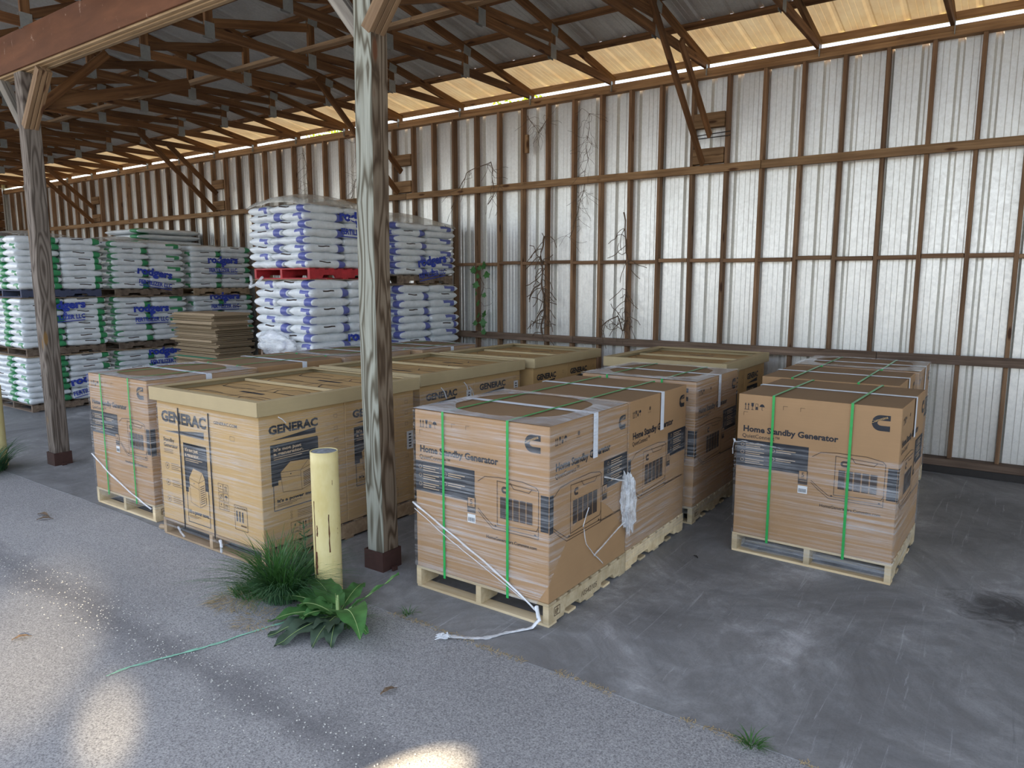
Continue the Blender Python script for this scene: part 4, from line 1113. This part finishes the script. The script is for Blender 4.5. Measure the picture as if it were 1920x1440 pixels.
# tall grass tuft left of the bollard
tuft = empty('grass_clump', (-3.58, 2.62, 0)); tag(tuft, 'tall green grass clump at the left foot of the front yellow bollard', 'grass')
def P_(o): return o
for args in ((-.04, .06, 420, .13, .20, .42, M_grass, .75, .0030, 2), (.0, .0, 480, .12, .24, .38, M_grass2, 1.25, .0028, 3), (-.13, .02, 90, .08, .26, .46, M_grass, .5, .003, 4), (-.20, -.06, 260, .12, .03, .11, M_grass, 1.0, .004, 5)):
    x, y, n, r, a, b, m, ln, w, sd = args; blades('grass_blades', x, y, n, r, a, b, m, tuft, ln, w, sd)
blades('dry_grass', -.22, -.16, 420, .17, .01, .03, M_straw, tuft, 3.0, .0016, 6)
blades('dry_grass', .12, -.26, 160, .14, .01, .02, M_straw, tuft, 3.0, .0016, 8)
def leaf(bm, base, az, L, Wd, lift, curl, R_, mi=0, mv=1, twist=0):
    """wavy lance leaf with a pale rib"""
    n = 16; d = Vector((cos(az), sin(az), 0)); s0 = Vector((-sin(az), cos(az), 0)); prev = None; mids = []
    for i in range(n+1):
        t_ = i/n; ww = Wd*(sin(pi*min(1, t_*1.02)**.75)**.8)*(.0 if t_ < .14 else 1)+.004
        p = Vector(base)+d*L*(t_-.12*t_**3)+Vector((0, 0, L*(lift*t_-curl*t_**2.2))); p.z = max(p.z, .012+.01*noise.noise(Vector((t_*5, az, 1))))
        wob = .012*sin(t_*19+az*5); up_ = Vector((0, 0, 1)); sd = s0*cos(twist)+up_*sin(twist)
        row = [bm.verts.new(p-sd*ww+up_*(.22*ww+wob)), bm.verts.new(p-sd*ww*.5+up_*(.02+wob*.3)*ww*8*.5), bm.verts.new(p), bm.verts.new(p+sd*ww*.5+up_*(.02-wob*.3)*ww*8*.5), bm.verts.new(p+sd*ww+up_*(.22*ww-wob))]
        mids.append(p+Vector((0, 0, .002)))
        if prev:
            for k in range(4): f = bm.faces.new((prev[k], prev[k+1], row[k+1], row[k])); f.material_index = mi; f.smooth = True
        prev = row
    tube(mids, [.0028*(1-.8*i/n)+.0005 for i in range(n+1)], 5, bm, mv)
dock = empty('broadleaf_weed', (-3.08, 2.62, 0)); tag(dock, 'big-leaved green dock weed at the right foot of the front yellow bollard', 'weed')
R5 = random.Random(5)
LV = [(.15, .42, .075, .95, .62, 0), (1.0, .32, .04, 1.0, .1, 0), (3.5, .40, .06, .6, .35, 0), (3.9, .45, .065, .42, .42, 0), (4.5, .36, .06, .35, .35, 0), (4.9, .34, .055, .25, .3, 1), (5.3, .36, .06, .25, .3, 1),
      (5.8, .30, .05, .3, .3, 1), (.6, .26, .035, .5, .5, 0), (2.6, .30, .045, .5, .3, 0), (4.2, .22, .05, .8, .5, 0), (6.1, .28, .045, .3, .3, 1), (3.1, .24, .04, .7, .4, 0), (5.0, .2, .045, .7, .5, 0)]
for az, L_, w_, li, cu, old in LV:
    bm = bmesh.new(); leaf(bm, (R5.uniform(-.02, .02), R5.uniform(-.02, .02), .03), az-.65, L_*1.3, w_*1.25, li*.8, cu, R5)
    o = fin('leaf', bm, [M_dockold if old else M_dock, M_vein], dock)
bm = bmesh.new(); tube([(0, 0, 0), (.0, .0, .06), (-.02, .02, .14)], [.014, .012, .006], 6, bm); fin('stem', bm, M_vein, dock)
blades('grass_blades', .06, .0, 110, .10, .06, .16, M_grass, dock, 1.0, .0025, 9)
# thistle sprig behind the bollard foot
th = empty('thistle', (-3.66, 2.86, 0)); tag(th, 'small blue-green thistle sprig standing behind the tall grass by the bollard', 'weed')
bm = bmesh.new(); tube([(0, 0, 0), (.01, 0, .2), (-.02, .01, .40)], [.005, .004, .002], 5, bm); fin('stem', bm, M_grass2, th)
bm = bmesh.new()
for k in range(26):
    z_ = .12+.28*k/26; az = k*2.4; d = Vector((cos(az), sin(az), .35)); L_ = .07*(1.2-z_); b0 = Vector((0, 0, z_)); sd = Vector((-sin(az), cos(az), 0))
    pts = [b0]+[b0+d*L_*q+sd*.010*(1 if j % 2 else .35)*(1-q*.5) for j, q in enumerate((.2, .35, .5, .65, .8))]+[b0+d*L_]+[b0+d*L_*q-sd*.010*(1 if j % 2 else .35)*(1-q*.5) for j, q in enumerate((.8, .65, .5, .35, .2))]
    bm.faces.new([bm.verts.new(p) for p in pts])
fin('thistle_leaves', bm, M_grass2, th)
for nm, x, y, n, r, a, b, lab, dr in (('grass_clump', -8.55, 2.72, 420, .20, .20, .42, 'long green grass clump beside the left edge bollard and the left post', None), ('grass_clump', -8.85, 2.66, 260, .18, .2, .4, 'green grass clump in front of the left edge bollard', None),
                                  ('grass_tuft', -.775, 2.845, 60, .035, .03, .08, 'small yellow-green grass tuft on the slab edge at lower right', None), ('grass_tuft', -2.79, 2.90, 26, .03, .03, .07, 'tiny green sprout on the slab edge right of the dock weed', None)):
    o = blades(nm, 0, 0, n, r, a, b, M_grass2 if n > 200 else M_grass, None, .95 if n > 200 else 1.1, .006 if n > 200 else .002, int(n), dirn=dr); o.location = (x, y, 0); tag(o, lab, 'grass')
# dry grass along the slab joint
bm = bmesh.new(); R6 = random.Random(4)
for k in range(700):
    x = R6.uniform(-2.9, -.5); y = slab_y(x)-.012+R6.gauss(0, .012); a = R6.uniform(0, pi); L_ = R6.uniform(.005, .022)
    if noise.noise(Vector((x*2, 0, 3))) < -.12: continue
    d = Vector((cos(a), sin(a), 0))*L_; s_ = Vector((-sin(a), cos(a), 0))*.0014; p = Vector((x, y, .002))
    bm.faces.new([bm.verts.new(q) for q in (p-s_, p+s_, p+d+s_+Vector((0, 0, .004)), p+d-s_+Vector((0, 0, .004)))])
o = fin('dry_clippings', bm, M_straw); tag(o, 'dry grass bits along the concrete slab edge', 'debris', kind='stuff')
# pale gravel bits on the asphalt
bm = bmesh.new()
for k in range(900):
    x = R6.uniform(-6.2, -1.8); y = 1.87+R6.gauss(0, .10)*(1+.6*noise.noise(Vector((x, 0, 5))))
    if y > 2.8: continue
    r_ = R6.uniform(.0015, .005); mt = Matrix.Translation((x, y, -.002)) @ Matrix.Diagonal((r_, r_*R6.uniform(.6, 1.4), r_*.7, 1))
    bmesh.ops.create_icosphere(bm, subdivisions=1, radius=1, matrix=mt)
o = fin('gravel', bm, simple('pale_gravel', (.55, .54, .50), .9, var=.3, sc=200)); tag(o, 'loose pale gravel scattered over the worn asphalt', 'gravel', kind='stuff')
# green twine
pts = [(-3.30, 2.45), (-3.36, 2.26), (-3.39, 2.10), (-3.43, 1.96), (-3.47, 1.87), (-3.50, 1.80), (-3.55, 1.66), (-3.56, 1.53)]
tw = bmesh.new(); R8 = random.Random(9)
for s_ in range(7):
    P2 = []; off = Vector((R8.uniform(-.01, .01), R8.uniform(-.01, .01), 0))
    for a, b in zip(pts, pts[1:]):
        for k in range(6):
            t_ = k/6; p = Vector((a[0]+(b[0]-a[0])*t_, a[1]+(b[1]-a[1])*t_, .002)); p += Vector((noise.noise(Vector((p.y*9, s_*5, 0))), noise.noise(Vector((p.y*9, s_*5, 8))), 0))*.018+off*.4; p.z = .001+.004*abs(noise.noise(p*30)); P2.append(p)
    tube(P2[:len(P2)-R8.randrange(6)], .0014, 4, tw)
o = fin('frayed_twine', tw, simple('pale_green_twine', (.30, .60, .44), .6)); tag(o, 'frayed pale green plastic twine trailing across the asphalt', 'twine')
# curled dry leaves, twigs
def dryleaf(x, y, L_, az, lab, m=M_straw, nm='dry_leaf'):
    bm = bmesh.new(); prev = None
    for i in range(9):
        t_ = i/8; w_ = L_*.14*sin(pi*min(.98, t_+.04))+.001; z_ = .006+L_*.10*sin(pi*t_)
        row = [bm.verts.new((L_*t_, sgn*w_, z_+abs(sgn)*w_*.5+.002*sin(i*2.3+sgn))) for sgn in (-1, 0, 1)]
        if prev:
            for k in (0, 1): bm.faces.new((prev[k], prev[k+1], row[k+1], row[k]))
        prev = row
    o = fin(nm, bm, m, loc=(x, y, -.004), rot=(0, 0, az)); md = o.modifiers.new('s', 'SOLIDIFY'); md.thickness = .0015; tag(o, lab, 'leaf'); return o
M_deadleaf = simple('dead_leaf', (.16, .11, .07), .9)
dryleaf(-2.33, 2.22, .09, 1.3, 'curled dry brown leaf on the asphalt below the trailing film', M_deadleaf)
dryleaf(-4.35, 1.43, .09, 1.2, 'thin dark dry leaf on the asphalt at the lower left', M_deadleaf)
dryleaf(-6.6, 2.45, .14, .2, 'crumpled dry brown leaf left of the wrapped carton', M_deadleaf)
dryleaf(-6.45, 2.38, .12, .9, 'second crumpled dry leaf left of the wrapped carton, nearer the camera', M_deadleaf)
dryleaf(-1.72, 4.72, .05, 2.6, 'small dark scrap on the concrete by the right carton pallet', M_dark, 'scrap')
o = fin('wood_chunk', tube([(0, 0, .02), (.10, .02, .02), (.14, .03, .018)], [.02, .018, .010], 7), M_pallet2, loc=(-5.42, 2.86, 0)); tag(o, 'short wood stick lying by the front crate pallet corner', 'stick')

# ------------------------------------------------------------ vines on the wall
def vine(pts, r, seed, name, lab, leaves=0, hair=0):
    R_ = random.Random(seed); bm = bmesh.new(); P2 = []
    for a, b in zip(pts, pts[1:]):
        for k in range(7):
            t_ = k/7; p = Vector((a[0]+(b[0]-a[0])*t_, YF-.012, a[1]+(b[1]-a[1])*t_)); p += Vector((noise.noise(p*5+Vector((seed, 0, 0)))*.05, abs(noise.noise(p*4))*-.03, noise.noise(p*5+Vector((0, seed, 0)))*.03)); P2.append(p)
    tube(P2, [r*(.8+.4*R_.random()) for _ in P2], 5, bm)
    for k in range(hair):
        p = P2[R_.randrange(len(P2))]; Q = [p]; d = Vector((R_.uniform(-1, 1), R_.uniform(-.3, .0), R_.uniform(-1, .6)))
        for j in range(5): d += Vector((R_.uniform(-.8, .8), R_.uniform(-.15, .12), R_.uniform(-.9, .6))); q = Q[-1]+d.normalized()*.06; q.y = min(q.y, YF-.005); Q.append(q)
        tube(Q, r*.45, 4, bm)
    o = empty(name, (P2[0].x, YF-.012, P2[0].z)); tag(o, lab, 'vine')
    s_ = fin('vine_stem', bm, M_vine, o); s_.location = -o.location
    if leaves:
        bm = bmesh.new()
        for k in range(leaves):
            p = P2[R_.randrange(len(P2))]+Vector((R_.uniform(-.12, .16), -.03-R_.random()*.05, R_.uniform(-.06, .06))); rr = R_.uniform(.035, .07); u = Vector((1, R_.uniform(-.5, .5), R_.uniform(-.3, .3))).normalized(); v_ = u.cross(Vector((R_.uniform(-.2, .2), 1, R_.uniform(-.6, .1)))).normalized()
            sh = [(0, -.7), (.5, -.9), (.55, -.35), (1, -.1), (.55, .2), (.35, .6), (0, 1), (-.35, .6), (-.55, .2), (-1, -.1), (-.55, -.35), (-.5, -.9)]
            bm.faces.new([bm.verts.new(p+u*a*rr+v_*b*rr) for a, b in sh])
        l_ = fin('vine_leaves', bm, M_dock, o); l_.location = -o.location
def wx(px): return px
vine([(-6.52, 1.25), (-6.50, 1.6), (-6.42, 1.9), (-6.55, 2.2)], .005, 3, 'leafy_vine', 'green leafy vine climbing a stud just right of the blue bag stack', 16, 6)
vine([(-5.40, 1.22), (-5.38, 1.7), (-5.42, 2.2), (-5.35, 2.6)], .012, 5, 'dry_vine', 'thick shaggy dry vine on a stud, right of the leafy vine', 0, 40)
vine([(-4.5, 1.35), (-4.25, 1.5), (-4.12, 1.25)], .008, 6, 'dry_vine', 'dry vine loop hanging above the lower rail behind the middle crate', 0, 10)
vine([(-4.14, 1.3), (-4.12, 2.2), (-4.2, 2.9)], .009, 7, 'dry_vine', 'dry brown vine running up the stud behind the middle carton row', 0, 22)
vine([(-4.95, 2.5), (-4.75, 3.2), (-4.7, 4.2)], .004, 8, 'dry_vine', 'thin hairy dry vine crossing the upper rail mid wall', 0, 46)
vine([(-7.0, 3.0), (-6.7, 3.5), (-6.3, 3.6), (-6.2, 3.2), (-6.35, 3.0)], .006, 9, 'dry_vine', 'arched dry vine over the upper rail right of the central post', 0, 22)
vine([(-8.9, 4.2), (-9.0, 3.6), (-9.2, 3.2)], .004, 10, 'dry_vine', 'thin dry vine on the upper wall above the blue stack', 0, 34)
vine([(-10.3, 4.2), (-10.2, 3.6), (-10.3, 3.2)], .004, 12, 'dry_vine', 'thin dry vine on the upper wall left of the blue stack', 0, 34)
vine([(-5.65, 4.15), (-5.5, 3.9), (-5.3, 4.1)], .004, 13, 'dry_vine', 'short wispy dry vine under the top plate mid wall', 0, 20)
# small plank nailed on one stud; thin rods at the knee block
o = beam('nailed_block', (-5.66, YF-.022, 3.66), (-5.66, YF-.022, 3.90), .055, .040, M_rail, upv=(0, 1, 0)); tag(o, 'short wood block nailed to a stud on the upper wall', 'block')
for z_, dz in ((3.565, .0), (3.60, .01)):
    o = fin('steel_rod', tube([(-3.28, YF-.03, z_+.015), (-2.86, YF-.03, z_+dz+.02)], .006, 6), M_dark); tag(o, ('upper' if dz else 'lower')+' thin rusty rod across the brace blocks at the right wall brace', 'rod', 'rods on the brace blocks')

# ------------------------------------------------------------ trees beyond the wall
def tree(x, y, h, r, seed, lab):
    R_ = random.Random(seed); t = empty('tree', (x, y, -.05)); tag(t, lab, 'tree', 'trees beyond the wall')
    bm = bmesh.new(); tube([(0, 0, 0), (.1, 0, h*.4), (0, .1, h*.75)], [.22, .16, .06], 8, bm); fin('trunk', bm, M_bark, t)
    bm = bmesh.new()
    for k in range(5200):
        a, b = R_.uniform(0, 2*pi), math.acos(R_.uniform(-1, 1)); q = r*(.35+.65*R_.random()**.5)*(1+.3*noise.noise(Vector((cos(a)*2, sin(a)*2, b*2+seed))))
        p = Vector((q*sin(b)*cos(a), q*sin(b)*sin(a), h*.72+q*.9*cos(b))); s_ = R_.uniform(.06, .13)
        u = Vector((R_.gauss(0, 1), R_.gauss(0, 1), R_.gauss(0, 1))).normalized(); v_ = u.orthogonal().normalized()
        bm.faces.new([bm.verts.new(p+u*s_), bm.verts.new(p+v_*s_*.5), bm.verts.new(p-u*s_), bm.verts.new(p-v_*s_*.5)])
    fin('crown', bm, M_tree, t)
tree(-13.4, 21, 8.6, 2.0, 1, 'sunlit yellow-green tree beyond the wall, seen through the eave gap at centre')
tree(-9.4, 22, 8.3, 1.6, 2, 'sunlit yellow-green tree beyond the wall, right of the centre one')
tree(-26, 23, 8.8, 2.6, 3, 'sunlit green tree beyond the wall toward the left')
